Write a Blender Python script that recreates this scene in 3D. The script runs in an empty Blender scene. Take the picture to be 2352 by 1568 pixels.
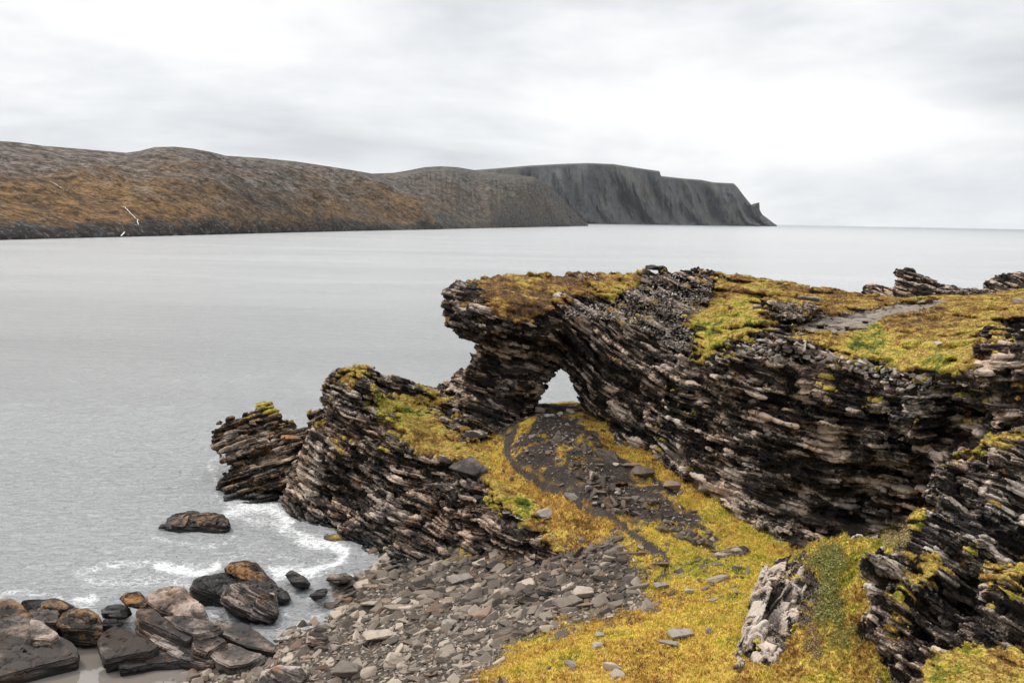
import bpy, bmesh, math, time
import numpy as np
from mathutils import Vector, Matrix
from mathutils.bvhtree import BVHTree

T00 = time.time()
rng = np.random.default_rng(7)
F32 = np.float32
SC = bpy.context.scene
COL = SC.collection
R_ = math.radians

# ------------------------------------------------------------------ camera
CAMZ = 25.0
FV = 2287.0                     # focal length in the units of the survey sketch (2352 wide)
CX, CY = 1176.0, 784.0
ROLL = math.atan(0.0183)
PITCH = math.atan((CY - 503.7) / FV * math.cos(ROLL))
Fw = np.array([0, math.cos(PITCH), -math.sin(PITCH)])
R0 = np.array([1.0, 0, 0]); U0 = np.array([0, math.sin(PITCH), math.cos(PITCH)])
Rt = R0 * math.cos(ROLL) + U0 * math.sin(ROLL)
Up = U0 * math.cos(ROLL) - R0 * math.sin(ROLL)
CAM = np.array([0, 0, CAMZ])


def ray(vx, vy):
    vx = np.asarray(vx, float); vy = np.asarray(vy, float)
    return Fw + ((vx - CX) / FV)[..., None] * Rt + ((CY - vy) / FV)[..., None] * Up


def atY(vx, vy, Y):
    d = ray(vx, vy)
    return CAM + d * (np.asarray(Y, float) / d[..., 1])[..., None]


def atZ(vx, vy, z):
    d = ray(vx, vy)
    return CAM + d * ((np.asarray(z, float) - CAMZ) / d[..., 2])[..., None]


def proj(x, y, z):
    z = z - CAMZ
    xc = x * F32(Rt[0]) + y * F32(Rt[1]) + z * F32(Rt[2])
    yc = x * F32(Up[0]) + y * F32(Up[1]) + z * F32(Up[2])
    zc = x * F32(Fw[0]) + y * F32(Fw[1]) + z * F32(Fw[2])
    zc = np.maximum(zc, 0.5)
    return F32(CX) + F32(FV) * xc / zc, F32(CY) - F32(FV) * yc / zc


# ------------------------------------------------------------------ noise
TAB = rng.random((65536, 3)).astype(F32)


def _h(ix, iy, iz, seed=0):
    h = (ix.astype(np.int64) * 73856093) ^ (iy.astype(np.int64) * 19349663) ^ (iz.astype(np.int64) * 83492791) ^ (seed * 2654435 + 977)
    h = (h ^ (h >> 13)) * 1274126177
    return ((h >> 7) & 65535)


def vnoise(x, y, z, seed=0):
    fx = np.floor(x); fy = np.floor(y); fz = np.floor(z)
    ix = fx.astype(np.int32); iy = fy.astype(np.int32); iz = fz.astype(np.int32)
    u = (x - fx).astype(F32); v = (y - fy).astype(F32); w = (z - fz).astype(F32)
    u = u * u * (3 - 2 * u); v = v * v * (3 - 2 * v); w = w * w * (3 - 2 * w)
    T = TAB[:, 0]
    r = 0
    for dz in (0, 1):
        wz = w if dz else 1 - w
        for dy in (0, 1):
            wy = v if dy else 1 - v
            a = T[_h(ix, iy + dy, iz + dz, seed)]; b = T[_h(ix + 1, iy + dy, iz + dz, seed)]
            r = r + (a + (b - a) * u) * wy * wz
    return r                                   # 0..1


def fbm(x, y, z, octv=3, seed=0):
    a, s, t = 1.0, 0, 0
    for o in range(octv):
        s = s + a * vnoise(x, y, z, seed + o * 31); t += a
        x = x * 2.03 + 11.3; y = y * 2.03 + 5.7; z = z * 2.03 + 3.1; a *= 0.5
    return s / t


def worley(x, y, z, seed=0):
    """returns F1, F2, id-random of the nearest cell"""
    fx = np.floor(x); fy = np.floor(y); fz = np.floor(z)
    ix = fx.astype(np.int32); iy = fy.astype(np.int32); iz = fz.astype(np.int32)
    u = (x - fx).astype(F32); v = (y - fy).astype(F32); w = (z - fz).astype(F32)
    f1 = np.full(x.shape, 9, F32); f2 = np.full(x.shape, 9, F32); idr = np.zeros(x.shape, F32)
    for dx in (-1, 0, 1):
        for dy in (-1, 0, 1):
            for dz in (-1, 0, 1):
                k = _h(ix + dx, iy + dy, iz + dz, seed)
                j = TAB[k]
                d = (dx + j[..., 0] - u) ** 2 + (dy + j[..., 1] - v) ** 2 + (dz + j[..., 2] - w) ** 2
                near = d < f1
                f2 = np.where(near, f1, np.minimum(f2, d))
                f1 = np.where(near, d, f1)
                idr = np.where(near, TAB[(k * 7 + 13) & 65535, 1], idr)
    return np.sqrt(f1), np.sqrt(f2), idr


def blocks(x, y, L, T, W, seed):
    """jointed beds: (random per block, metres to the nearest joint)"""
    k = np.floor(L / T)
    ki = k.astype(np.int32); z0 = np.zeros_like(ki)
    r = TAB[_h(ki, z0, z0, seed)]
    wob = (vnoise(x / (W * 2.5), y / (W * 2.5), k * 3.1, seed + 1) - .5) * .7
    w = W * (.6 + .9 * r[..., 2])
    u = (x * .86 + y * .51) / w + r[..., 0] * 7 + wob + (L / T - k) * .18
    v = (-x * .51 + y * .86) / (w * 1.2) + r[..., 1] * 7 - wob
    fu = np.floor(u); fv = np.floor(v)
    rnd = TAB[_h(ki, fu.astype(np.int32), fv.astype(np.int32), seed + 2)][..., 1]
    fl = L / T - k
    e = np.minimum(np.minimum(u - fu, 1 - u + fu) * w, np.minimum(v - fv, 1 - v + fv) * w * 1.2)
    e = np.minimum(e, np.minimum(fl, 1 - fl) * T)
    return rnd, e


def sstep(a, b, x):
    t = np.clip((x - a) / (b - a), 0, 1)
    return t * t * (3 - 2 * t)


# ------------------------------------------------------------------ 2-D survey rasters
RX0, RY0, RS = -400.0, 520.0, 4.0
RNX, RNY = 850, 380
_gx = RX0 + RS * np.arange(RNX); _gy = RY0 + RS * np.arange(RNY)
GX, GY = np.meshgrid(_gx, _gy)          # [iy, ix]


def poly_sd(px, py, P):
    """signed distance, negative inside"""
    P = np.asarray(P, float); Q = np.roll(P, -1, 0)
    d = np.full(px.shape, 1e18); inside = np.zeros(px.shape, bool)
    for (ax, ay), (bx, by) in zip(P, Q):
        ex, ey = bx - ax, by - ay
        wx, wy = px - ax, py - ay
        t = np.clip((wx * ex + wy * ey) / (ex * ex + ey * ey + 1e-9), 0, 1)
        d = np.minimum(d, (wx - t * ex) ** 2 + (wy - t * ey) ** 2)
        if ey != 0:
            c = ((ay > py) != (by > py)) & (px < ex * (py - ay) / ey + ax)
            inside ^= c
    d = np.sqrt(d)
    return np.where(inside, -d, d)


def tps(ctrl, X, Y, smooth=0.0):
    C = np.asarray(ctrl, float); sc = 300.0
    p = C[:, :2] / sc; n = len(p)

    def U(r2):
        return 0.5 * r2 * np.log(np.maximum(r2, 1e-12))
    K = U(((p[:, None] - p[None]) ** 2).sum(-1)) + np.eye(n) * smooth
    Pm = np.c_[np.ones(n), p]
    A = np.zeros((n + 3, n + 3)); A[:n, :n] = K; A[:n, n:] = Pm; A[n:, :n] = Pm.T
    w = np.linalg.solve(A, np.r_[C[:, 2], np.zeros(3)])
    x = X / sc; y = Y / sc
    r = w[n] + w[n + 1] * x + w[n + 2] * y
    for i in range(n):
        r = r + w[i] * U((x - p[i, 0]) ** 2 + (y - p[i, 1]) ** 2)
    return r


def lut(img, vx, vy):
    x = np.clip((vx - RX0) / RS, 0, RNX - 1.001); y = np.clip((vy - RY0) / RS, 0, RNY - 1.001)
    ix = x.astype(np.int32); iy = y.astype(np.int32)
    u = (x - ix).astype(F32); v = (y - iy).astype(F32)
    k = iy * RNX + ix
    f = img.ravel()
    return (f[k] * (1 - u) + f[k + 1] * u) * (1 - v) + (f[k + RNX] * (1 - u) + f[k + RNX + 1] * u) * v


# ------------------------------------------------------------------ meshing
def surface_nets(S, org, h):
    nx, ny, nz = S.shape
    I = S < 0
    cnt = np.zeros((nx - 1, ny - 1, nz - 1), np.int8)
    for a in (0, 1):
        for b in (0, 1):
            for c in (0, 1):
                cnt += I[a:nx - 1 + a, b:ny - 1 + b, c:nz - 1 + c]
    act = (cnt > 0) & (cnt < 8)
    ci = np.argwhere(act)
    idx = np.full(act.shape, -1, np.int32)
    idx[act] = np.arange(len(ci))
    acc = np.zeros((len(ci), 3)); num = np.zeros(len(ci))
    corners = [(a, b, c) for a in (0, 1) for b in (0, 1) for c in (0, 1)]
    vals = {cr: S[ci[:, 0] + cr[0], ci[:, 1] + cr[1], ci[:, 2] + cr[2]] for cr in corners}
    for ax in range(3):
        for cr in corners:
            if cr[ax]:
                continue
            c2 = list(cr); c2[ax] = 1; c2 = tuple(c2)
            a, b = vals[cr], vals[c2]
            m = (a < 0) != (b < 0)
            t = np.where(m, a / np.where(m, a - b, 1), 0)
            p = np.array(cr, float)[None].repeat(len(ci), 0); p[:, ax] += t
            acc += p * m[:, None]; num += m
    V = (ci + acc / num[:, None]) * h + org
    Q = []
    for ax in range(3):
        sl0 = [slice(None)] * 3; sl1 = [slice(None)] * 3
        sl0[ax] = slice(0, -1); sl1[ax] = slice(1, None)
        A, B = I[tuple(sl0)], I[tuple(sl1)]
        e = np.argwhere(A != B)
        o1, o2 = [k for k in range(3) if k != ax]
        ok = (e[:, o1] > 0) & (e[:, o2] > 0) & (e[:, o1] < S.shape[o1] - 1) & (e[:, o2] < S.shape[o2] - 1)
        e = e[ok]
        ins = A[e[:, 0], e[:, 1], e[:, 2]]

        def cell(d1, d2):
            c = e.copy(); c[:, o1] -= d1; c[:, o2] -= d2
            return idx[c[:, 0], c[:, 1], c[:, 2]]
        q = np.stack([cell(1, 1), cell(0, 1), cell(0, 0), cell(1, 0)], 1)
        flip = ins if ax != 1 else ~ins
        q[~flip] = q[~flip][:, ::-1]
        Q.append(q)
    Q = np.concatenate(Q)
    return V, Q


def vnormals(V, Q):
    a, b, c, d = (V[Q[:, i]] for i in range(4))
    n = np.cross(c - a, d - b)
    N = np.zeros_like(V)
    for i in range(4):
        for k in range(3):
            N[:, k] += np.bincount(Q[:, i], n[:, k], len(V))
    return N / (np.linalg.norm(N, axis=1, keepdims=True) + 1e-12), n / (np.linalg.norm(n, axis=1, keepdims=True) + 1e-12)


def subdivide(V, Q):
    n = len(V)
    E = np.concatenate([np.sort(Q[:, [i, (i + 1) % 4]], 1) for i in range(4)])
    key = E[:, 0].astype(np.int64) * n + E[:, 1]
    uk, inv = np.unique(key, return_inverse=True)
    mid = (V[uk // n] + V[uk % n]) / 2
    fc = V[Q].mean(1)
    m = len(Q)
    e = [n + inv[i * m:(i + 1) * m] for i in range(4)]
    f = n + len(uk) + np.arange(m)
    Q2 = np.concatenate([np.stack([Q[:, i], e[i], f, e[(i + 3) % 4]], 1) for i in range(4)])
    return np.concatenate([V, mid, fc]), Q2


def mesh_from(name, V, Fc, attrs=None, smooth=False, mat=None):
    me = bpy.data.meshes.new(name)
    V = np.ascontiguousarray(V, F32)
    k = Fc.shape[1]
    me.vertices.add(len(V)); me.vertices.foreach_set('co', V.ravel())
    me.loops.add(Fc.size); me.loops.foreach_set('vertex_index', np.ascontiguousarray(Fc, np.int32).ravel())
    me.polygons.add(len(Fc)); me.polygons.foreach_set('loop_start', np.arange(0, Fc.size, k, dtype=np.int32))
    me.polygons.foreach_set('loop_total', np.full(len(Fc), k, np.int32))
    me.polygons.foreach_set('use_smooth', np.full(len(Fc), smooth, bool))
    for an, av in (attrs or {}).items():
        av = np.ascontiguousarray(av, F32)
        if av.ndim == 1:
            me.attributes.new(an, 'FLOAT', 'POINT').data.foreach_set('value', av)
        else:
            me.attributes.new(an, 'FLOAT_VECTOR', 'POINT').data.foreach_set('vector', av.ravel())
    me.update(calc_edges=True)
    if mat:
        me.materials.append(mat)
    return me


def link(name, me, parent=None, label=None, cat=None, group=None, kind=None):
    o = bpy.data.objects.new(name, me); COL.objects.link(o)
    if parent is not None:
        o.parent = parent
    if label: o['label'] = label
    if cat: o['category'] = cat
    if group: o['group'] = group
    if kind: o['kind'] = kind
    return o


def drop_islands(V, Q, keep=.04):
    lab = np.arange(len(V))
    while True:
        m = lab[Q].min(1)
        new = lab.copy()
        for i in range(4):
            np.minimum.at(new, Q[:, i], m)
        new = new[new]; new = new[new]
        if (new == lab).all(): break
        lab = new
    cnt = np.bincount(lab, minlength=len(V))
    ok = cnt[lab] > keep * cnt.max()
    return compact(V, Q[ok[Q[:, 0]]])


def compact(V, Q, *attrs):
    used = np.zeros(len(V), bool); used[Q.ravel()] = True
    mp = np.cumsum(used) - 1
    return (V[used], mp[Q]) + tuple(a[used] for a in attrs)


# ------------------------------------------------------------------ materials
def new_mat(name):
    m = bpy.data.materials.new(name); m.use_nodes = True
    nt = m.node_tree; nt.nodes.clear()
    return m, nt


class NB:
    """tiny node builder"""
    def __init__(self, nt): self.nt = nt
    def n(self, t, **kw):
        nd = self.nt.nodes.new(t)
        for k, v in kw.items():
            setattr(nd, k, v)
        return nd
    def l(self, a, b): self.nt.links.new(a, b)
    def val(self, sock, v):
        if hasattr(v, 'is_linked') or isinstance(v, bpy.types.NodeSocket):
            self.l(v, sock)
        else:
            sock.default_value = v
    def math(self, op, a, b=None, c=None, clamp=False):
        nd = self.n('ShaderNodeMath', operation=op); nd.use_clamp = clamp
        for i, v in enumerate((a, b, c)):
            if v is not None: self.val(nd.inputs[i], v)
        return nd.outputs[0]
    def vmul(self, a, s):
        nd = self.n('ShaderNodeVectorMath', operation='MULTIPLY'); self.val(nd.inputs[0], a); nd.inputs[1].default_value = s
        return nd.outputs[0]
    def vadd(self, a, b):
        nd = self.n('ShaderNodeVectorMath', operation='ADD'); self.val(nd.inputs[0], a); self.val(nd.inputs[1], b)
        return nd.outputs[0]
    def attr(self, name):
        nd = self.n('ShaderNodeAttribute'); nd.attribute_name = name
        return nd
    def noise(self, vec, scale, detail=4, rough=0.55, dist=0.0):
        nd = self.n('ShaderNodeTexNoise')
        if vec is not None: self.l(vec, nd.inputs['Vector'])
        nd.inputs['Scale'].default_value = scale; nd.inputs['Detail'].default_value = detail
        nd.inputs['Roughness'].default_value = rough; nd.inputs['Distortion'].default_value = dist
        return nd.outputs['Fac']
    def voro(self, vec, scale, feature='F1', rnd=1.0):
        nd = self.n('ShaderNodeTexVoronoi', feature=feature)
        if vec is not None: self.l(vec, nd.inputs['Vector'])
        nd.inputs['Scale'].default_value = scale; nd.inputs['Randomness'].default_value = rnd
        return nd
    def ramp(self, fac, stops, interp='LINEAR'):
        nd = self.n('ShaderNodeValToRGB'); cr = nd.color_ramp; cr.interpolation = interp
        while len(cr.elements) < len(stops): cr.elements.new(0.5)
        for e, (p, c) in zip(cr.elements, stops):
            e.position = p; e.color = (c[0], c[1], c[2], 1) if not isinstance(c, (int, float)) else (c, c, c, 1)
        self.val(nd.inputs[0], fac)
        return nd.outputs[0]
    def mix(self, fac, a, b, mode='MIX'):
        nd = self.n('ShaderNodeMix', data_type='RGBA', blend_type=mode)
        self.val(nd.inputs[0], fac)
        for s, v in ((nd.inputs[6], a), (nd.inputs[7], b)):
            if isinstance(v, tuple): s.default_value = (v[0], v[1], v[2], 1)
            else: self.l(v, s)
        return nd.outputs[2]
    def maprange(self, v, a, b, c=0.0, d=1.0):
        nd = self.n('ShaderNodeMapRange'); self.val(nd.inputs[0], v)
        for i, q in enumerate((a, b, c, d)): nd.inputs[i + 1].default_value = q
        return nd.outputs[0]
    def bump(self, h, strength=0.5, dist=0.1, normal=None):
        nd = self.n('ShaderNodeBump'); nd.inputs['Strength'].default_value = strength; nd.inputs['Distance'].default_value = dist
        self.l(h, nd.inputs['Height'])
        if normal is not None: self.l(normal, nd.inputs['Normal'])
        return nd.outputs[0]
    def principled(self, color, rough=0.8, normal=None, spec=0.3):
        p = self.n('ShaderNodeBsdfPrincipled')
        self.val(p.inputs['Base Color'], color if not isinstance(color, tuple) else (color[0], color[1], color[2], 1))
        self.val(p.inputs['Roughness'], rough)
        p.inputs['Specular IOR Level'].default_value = spec
        if normal is not None: self.l(normal, p.inputs['Normal'])
        o = self.n('ShaderNodeOutputMaterial'); self.l(p.outputs[0], o.inputs[0])
        return p


def rock_mat(name, dark=(.018, .015, .013), mid=(.075, .062, .054), light=(.27, .235, .205), rust=(.22, .085, .02), rust_amt=0.12, light_amt=0.5, wet=True, scale=1.0):
    m, nt = new_mat(name); b = NB(nt)
    lay = b.attr('lay').outputs['Vector']
    geo = b.n('ShaderNodeNewGeometry')
    # thin beds: colour follows the layering
    v1 = b.vmul(lay, (.26 * scale, .26 * scale, 2.3 * scale))
    n1 = b.noise(v1, 1.0, 6, .62)
    v2 = b.vmul(lay, (.7 * scale, .7 * scale, 11 * scale))
    n2 = b.noise(v2, 1.0, 4, .6)
    n3 = b.noise(geo.outputs['Position'], .55 * scale, 4, .6)
    n4 = b.noise(geo.outputs['Position'], 7 * scale, 4, .65)
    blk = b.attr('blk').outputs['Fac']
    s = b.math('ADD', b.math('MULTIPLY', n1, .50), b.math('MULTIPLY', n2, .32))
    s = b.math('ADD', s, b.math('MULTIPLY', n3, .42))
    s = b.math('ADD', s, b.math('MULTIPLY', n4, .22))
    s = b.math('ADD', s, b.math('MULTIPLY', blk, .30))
    s = b.math('MULTIPLY', s, 1 / 1.76)
    s = b.math('ADD', b.math('MULTIPLY', b.math('SUBTRACT', s, .44), 2.5), .455)
    lo = .5 - .10
    col = b.ramp(s, [(.36, dark), (.47, mid), (.47 + .22 * (1 - light_amt), tuple(.5 * (a + c) for a, c in zip(mid, light))), (.60 + .2 * (1 - light_amt), light)])
    # hue drift: purplish / brownish
    hue = b.noise(geo.outputs['Position'], .23, 3)
    tint = b.ramp(hue, [(.35, (1.10, .97, .88)), (.55, (1, 1, 1)), (.7, (.93, .97, 1.06))])
    col = b.mix(1.0, col, tint, 'MULTIPLY')
    # rust and lichen
    rn = b.noise(geo.outputs['Position'], 1.1, 5, .7)
    rf = b.maprange(rn, .68 - rust_amt * .7, .74 - rust_amt * .5)
    rf = b.math('MULTIPLY', rf, .8)
    col = b.mix(rf, col, rust)
    ln = b.noise(geo.outputs['Position'], 9, 4, .7)
    lf = b.maprange(ln, .66, .72)
    col = b.mix(b.math('MULTIPLY', lf, .55), col, (.36, .34, .29))
    rough = .82
    if wet:
        # black tidal band of algae
        sep = b.n('ShaderNodeSeparateXYZ'); b.l(geo.outputs['Position'], sep.inputs[0])
        wn = b.math('ADD', sep.outputs[2], b.math('MULTIPLY', b.noise(geo.outputs['Position'], .5, 3), -1.8))
        wf = b.maprange(wn, .15, -.55)
        col = b.mix(wf, col, (.012, .011, .010))
        rough = b.maprange(wn, -.55, .3, .35, .82)
    h = b.math('ADD', b.math('MULTIPLY', n2, .6), b.math('MULTIPLY', n4, .6))
    nrm = b.bump(h, .9, .12)
    nrm = b.bump(b.noise(geo.outputs['Position'], 26, 3, .7), .6, .03, nrm)
    b.principled(col, rough, nrm, .25)
    return m


def veg_mat(name, gain=1.0):
    """moss and grass: 'hue' attribute -1 rust, 0 gold, 1 green; 'tint' lightness per blade"""
    m, nt = new_mat(name); b = NB(nt)
    geo = b.n('ShaderNodeNewGeometry')
    hue = b.attr('hue').outputs['Fac']; tint = b.attr('tint').outputs['Fac']
    n1 = b.noise(geo.outputs['Position'], .55, 5, .65)
    n2 = b.noise(geo.outputs['Position'], 4.0, 3, .65)
    h = b.math('ADD', b.math('MULTIPLY', hue, .32), .5)
    h = b.math('ADD', h, b.math('MULTIPLY', b.math('SUBTRACT', n1, .5), 1.5))
    h = b.math('ADD', h, b.math('MULTIPLY', b.math('SUBTRACT', n2, .5), .9))
    col = b.ramp(h, [(.04, (.06, .032, .015)), (.24, (.18, .090, .026)), (.43, (.36, .215, .045)), (.56, (.50, .365, .085)), (.68, (.36, .295, .034)), (.82, (.16, .175, .020)), (.98, (.05, .075, .014))])
    n3 = b.noise(geo.outputs['Position'], 2.3, 5, .7)
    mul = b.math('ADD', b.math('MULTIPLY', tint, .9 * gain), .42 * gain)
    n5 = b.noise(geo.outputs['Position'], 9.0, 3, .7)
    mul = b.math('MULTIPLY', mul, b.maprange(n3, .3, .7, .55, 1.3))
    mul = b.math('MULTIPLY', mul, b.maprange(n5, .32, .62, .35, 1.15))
    cb = b.n('ShaderNodeCombineColor')
    for i in range(3): b.l(mul, cb.inputs[i])
    col = b.mix(1.0, col, cb.outputs[0], 'MULTIPLY')
    p = b.principled(col, .85, None, .15)
    return m


# ------------------------------------------------------------------ survey of vegetation (image sketch units)
MOSS = [
 [(1095,652),(1165,628),(1250,630),(1330,628),(1462,630),(1458,668),(1400,690),(1330,690),(1270,702),(1235,735),(1190,742),(1150,728),(1125,700)],
 [(1462,705),(1490,697),(1512,712),(1500,730),(1468,724)],
 [(1640,640),(1700,636),(1760,645),(1830,652),(1900,662),(1980,674),(2045,680),(2040,704),(1960,716),(1900,724),(1880,700),(1800,690),(1765,690),(1725,700),(1750,720),(1790,742),(1740,755),(1690,790),(1640,825),(1600,835),(1590,810),(1600,770),(1575,740),(1590,715),(1640,690)],
 [(2000,690),(2100,680),(2200,672),(2352,655),(2700,640),(2700,780),(2352,735),(2280,745),(2240,780),(2245,830),(2225,888),(2170,884),(2100,862),(2020,832),(1960,820),(1900,803),(1870,775),(1830,764),(1900,757),(1960,760),(2010,740),(2110,716),(2060,704)],
 [(768,862),(790,842),(850,838),(836,862),(805,888),(782,884)],
 [(830,905),(900,912),(960,902),(1010,908),(1040,925),(1020,940),(960,945),(880,950),(850,930)],
 [(870,960),(930,945),(1000,948),(1015,975),(1055,990),(1075,1010),(1130,1005),(1165,1055),(1190,1100),(1300,1150),(1400,1230),(1330,1300),(1300,1290),(1280,1260),(1250,1200),(1200,1190),(1140,1165),(1120,1120),(1070,1060),(1000,1040),(960,1055),(930,1000)],
 [(575,932),(600,918),(640,918),(640,932),(600,940)],
 [(1385,1085),(1440,1070),(1480,1110),(1440,1140),(1400,1120)],
 # front right crag
 [(2200,1045),(2250,1020),(2300,995),(2500,990),(2500,1012),(2300,1016),(2240,1040)],
 [(2095,1290),(2130,1275),(2160,1300),(2150,1330),(2110,1325)],
 [(2100,1180),(2115,1178),(2110,1195),(2090,1195)],
 [(2265,1310),(2352,1290),(2500,1290),(2500,1330),(2352,1325),(2280,1335)],
 [(2300,1345),(2352,1350),(2352,1390),(2320,1380)],
 [(2040,1360),(2075,1350),(2080,1390),(2050,1395)],
 [(2120,1508),(2200,1480),(2352,1490),(2500,1480),(2500,1700),(2140,1700),(2110,1560)],
 [(2030,1445),(2060,1445),(2060,1460),(2035,1462)],
 [(2220,1255),(2250,1255),(2250,1275),(2225,1275)],
 # spur
 [(1850,1275),(1870,1250),(1900,1238),(1960,1232),(2025,1238),(2085,1225),(2110,1262),(2090,1272),(1995,1280),(1990,1312),(2012,1352),(2008,1402),(1978,1450),(1990,1492),(2022,1512),(2030,1600),(2030,1700),(1600,1700),(1650,1560),(1720,1545),(1800,1520),(1818,1470),(1845,1420),(1868,1360),(1880,1310),(1850,1285)],
]
HUE = [  # vx, vy, hue
 (1150,660,-.9),(1220,640,-.2),(1220,690,-.9),(1330,660,-.9),(1420,655,-.1),(1488,712,.2),(1660,670,-.3),(1700,700,.3),(1650,750,.6),
 (1620,790,.3),(1740,720,.2),(1700,655,-.4),(1800,665,-.3),(1900,690,-.6),(1980,695,-.5),(2100,690,-.25),(2300,680,-.15),(2200,720,-.3),(2050,740,-.7),
 (1900,780,-.1),(2000,775,.65),(2050,790,.5),(2120,800,.2),(2150,850,.5),(2200,865,.6),(2180,790,-.2),(2280,720,-.2),(2130,740,-.9),
 (800,855,.2),(790,880,-.6),(900,940,.5),(1000,920,.1),(900,970,.3),(950,1020,-.3),(1020,1010,-.2),(1130,1050,.1),(1170,1100,-.5),(1190,1155,1.0),
 (1240,1140,-.6),(1300,1200,-.6),(1350,1270,-.5),(1400,1160,-.6),(1450,1220,.1),(1480,1260,.4),(1560,1290,.9),(1620,1310,1.0),(1540,1210,-.5),(1640,1350,.3),
 (1560,1380,.0),(1600,1450,.1),(1450,1500,.0),(1300,1540,.0),(1500,1540,-.1),(1700,1320,.7),(1700,1400,.3),(1900,1260,.3),(1930,1300,.5),(1900,1400,.2),(1960,1400,-.15),(1870,1500,.0),
 (1900,1550,.1),(1740,1540,.1),(2110,1300,.0),(2300,1310,.1),(2330,1370,.2),(2200,1520,.4),(2300,1540,-.2),(600,930,.2),(2300,1005,-.1)]
_H = np.array(HUE)
_num = np.zeros(GX.shape); _den = np.zeros(GX.shape)
for hx, hy, hv in HUE:
    w_ = 1 / (((GX - hx) ** 2 + (GY - hy) ** 2 + 60) ** 1.6)
    _num += w_ * hv; _den += w_
HUEMAP = (_num / _den).astype(F32)


def mossmap(ids):
    m = np.full(GX.shape, 1e9)
    for i in ids:
        m = np.minimum(m, poly_sd(GX, GY, MOSS[i]))
    return m.astype(F32)


VEG = veg_mat('moss_and_grass', 1.0)
MEADOW = veg_mat('meadow_grass', 2.2)
SPURV = veg_mat('spur_grass', 1.45)
TUFTS = []


def tufts(name, P, N, hue, hgt, n_bl, width, parent=None, spread=.05, mat=None, **tags):
    """one mesh of many thin blades rooted on the points P"""
    n = len(P)
    if n == 0: return None
    P = np.repeat(P, n_bl, 0); N = np.repeat(N, n_bl, 0); hue = np.repeat(hue, n_bl)
    m = len(P)
    H = hgt * (.45 + .9 * rng.random(m)) * (1 if np.isscalar(hgt) else 1)
    az = rng.random(m) * 2 * np.pi
    lean = rng.random(m) * .8
    d = np.c_[np.cos(az) * lean, np.sin(az) * lean, np.full(m, 1.0)] + N * .5
    d /= np.linalg.norm(d, axis=1, keepdims=True)
    off = np.c_[rng.normal(0, spread, m), rng.normal(0, spread, m), np.zeros(m)]
    off -= N * (off * N).sum(1, keepdims=True)
    base = P + off - N * .02
    a2 = rng.random(m) * np.pi
    s = np.c_[np.cos(a2), np.sin(a2), np.zeros(m)] * (width * (.6 + .8 * rng.random(m)))[:, None]
    droop = np.c_[np.cos(az), np.sin(az), np.full(m, -.3)] * (H * .25)[:, None]
    mid = base + d * (H * .55)[:, None]; tip = base + d * H[:, None] + droop
    V = np.stack([base - s, base + s, mid + s * .8, mid - s * .8, tip], 1).reshape(-1, 3)
    k = np.arange(m) * 5
    Fq = np.concatenate([np.stack([k, k + 1, k + 2], 1), np.stack([k, k + 2, k + 3], 1), np.stack([k + 3, k + 2, k + 4], 1)])
    t = rng.random(m) * .55 + .2
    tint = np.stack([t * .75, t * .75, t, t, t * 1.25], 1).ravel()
    hv = np.repeat(hue + rng.normal(0, .18, m), 5)
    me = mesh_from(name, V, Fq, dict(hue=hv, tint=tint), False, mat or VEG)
    return link(name, me, parent, **tags)


# ------------------------------------------------------------------ rock solids
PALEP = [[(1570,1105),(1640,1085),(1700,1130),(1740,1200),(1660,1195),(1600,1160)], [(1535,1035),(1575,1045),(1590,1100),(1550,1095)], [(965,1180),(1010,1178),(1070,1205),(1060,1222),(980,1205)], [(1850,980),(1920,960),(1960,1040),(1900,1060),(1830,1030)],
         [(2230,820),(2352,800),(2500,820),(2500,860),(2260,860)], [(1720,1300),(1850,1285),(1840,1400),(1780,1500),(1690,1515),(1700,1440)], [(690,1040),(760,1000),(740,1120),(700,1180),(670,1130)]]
ROCKS = {}
PLATEAU_PATH = [(1812,757),(1880,736),(1960,722),(2050,706),(2090,699),(2150,692),(2172,696),(2130,712),(2060,722),(2010,740),(1975,761),(1930,766),(1890,760)]


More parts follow.
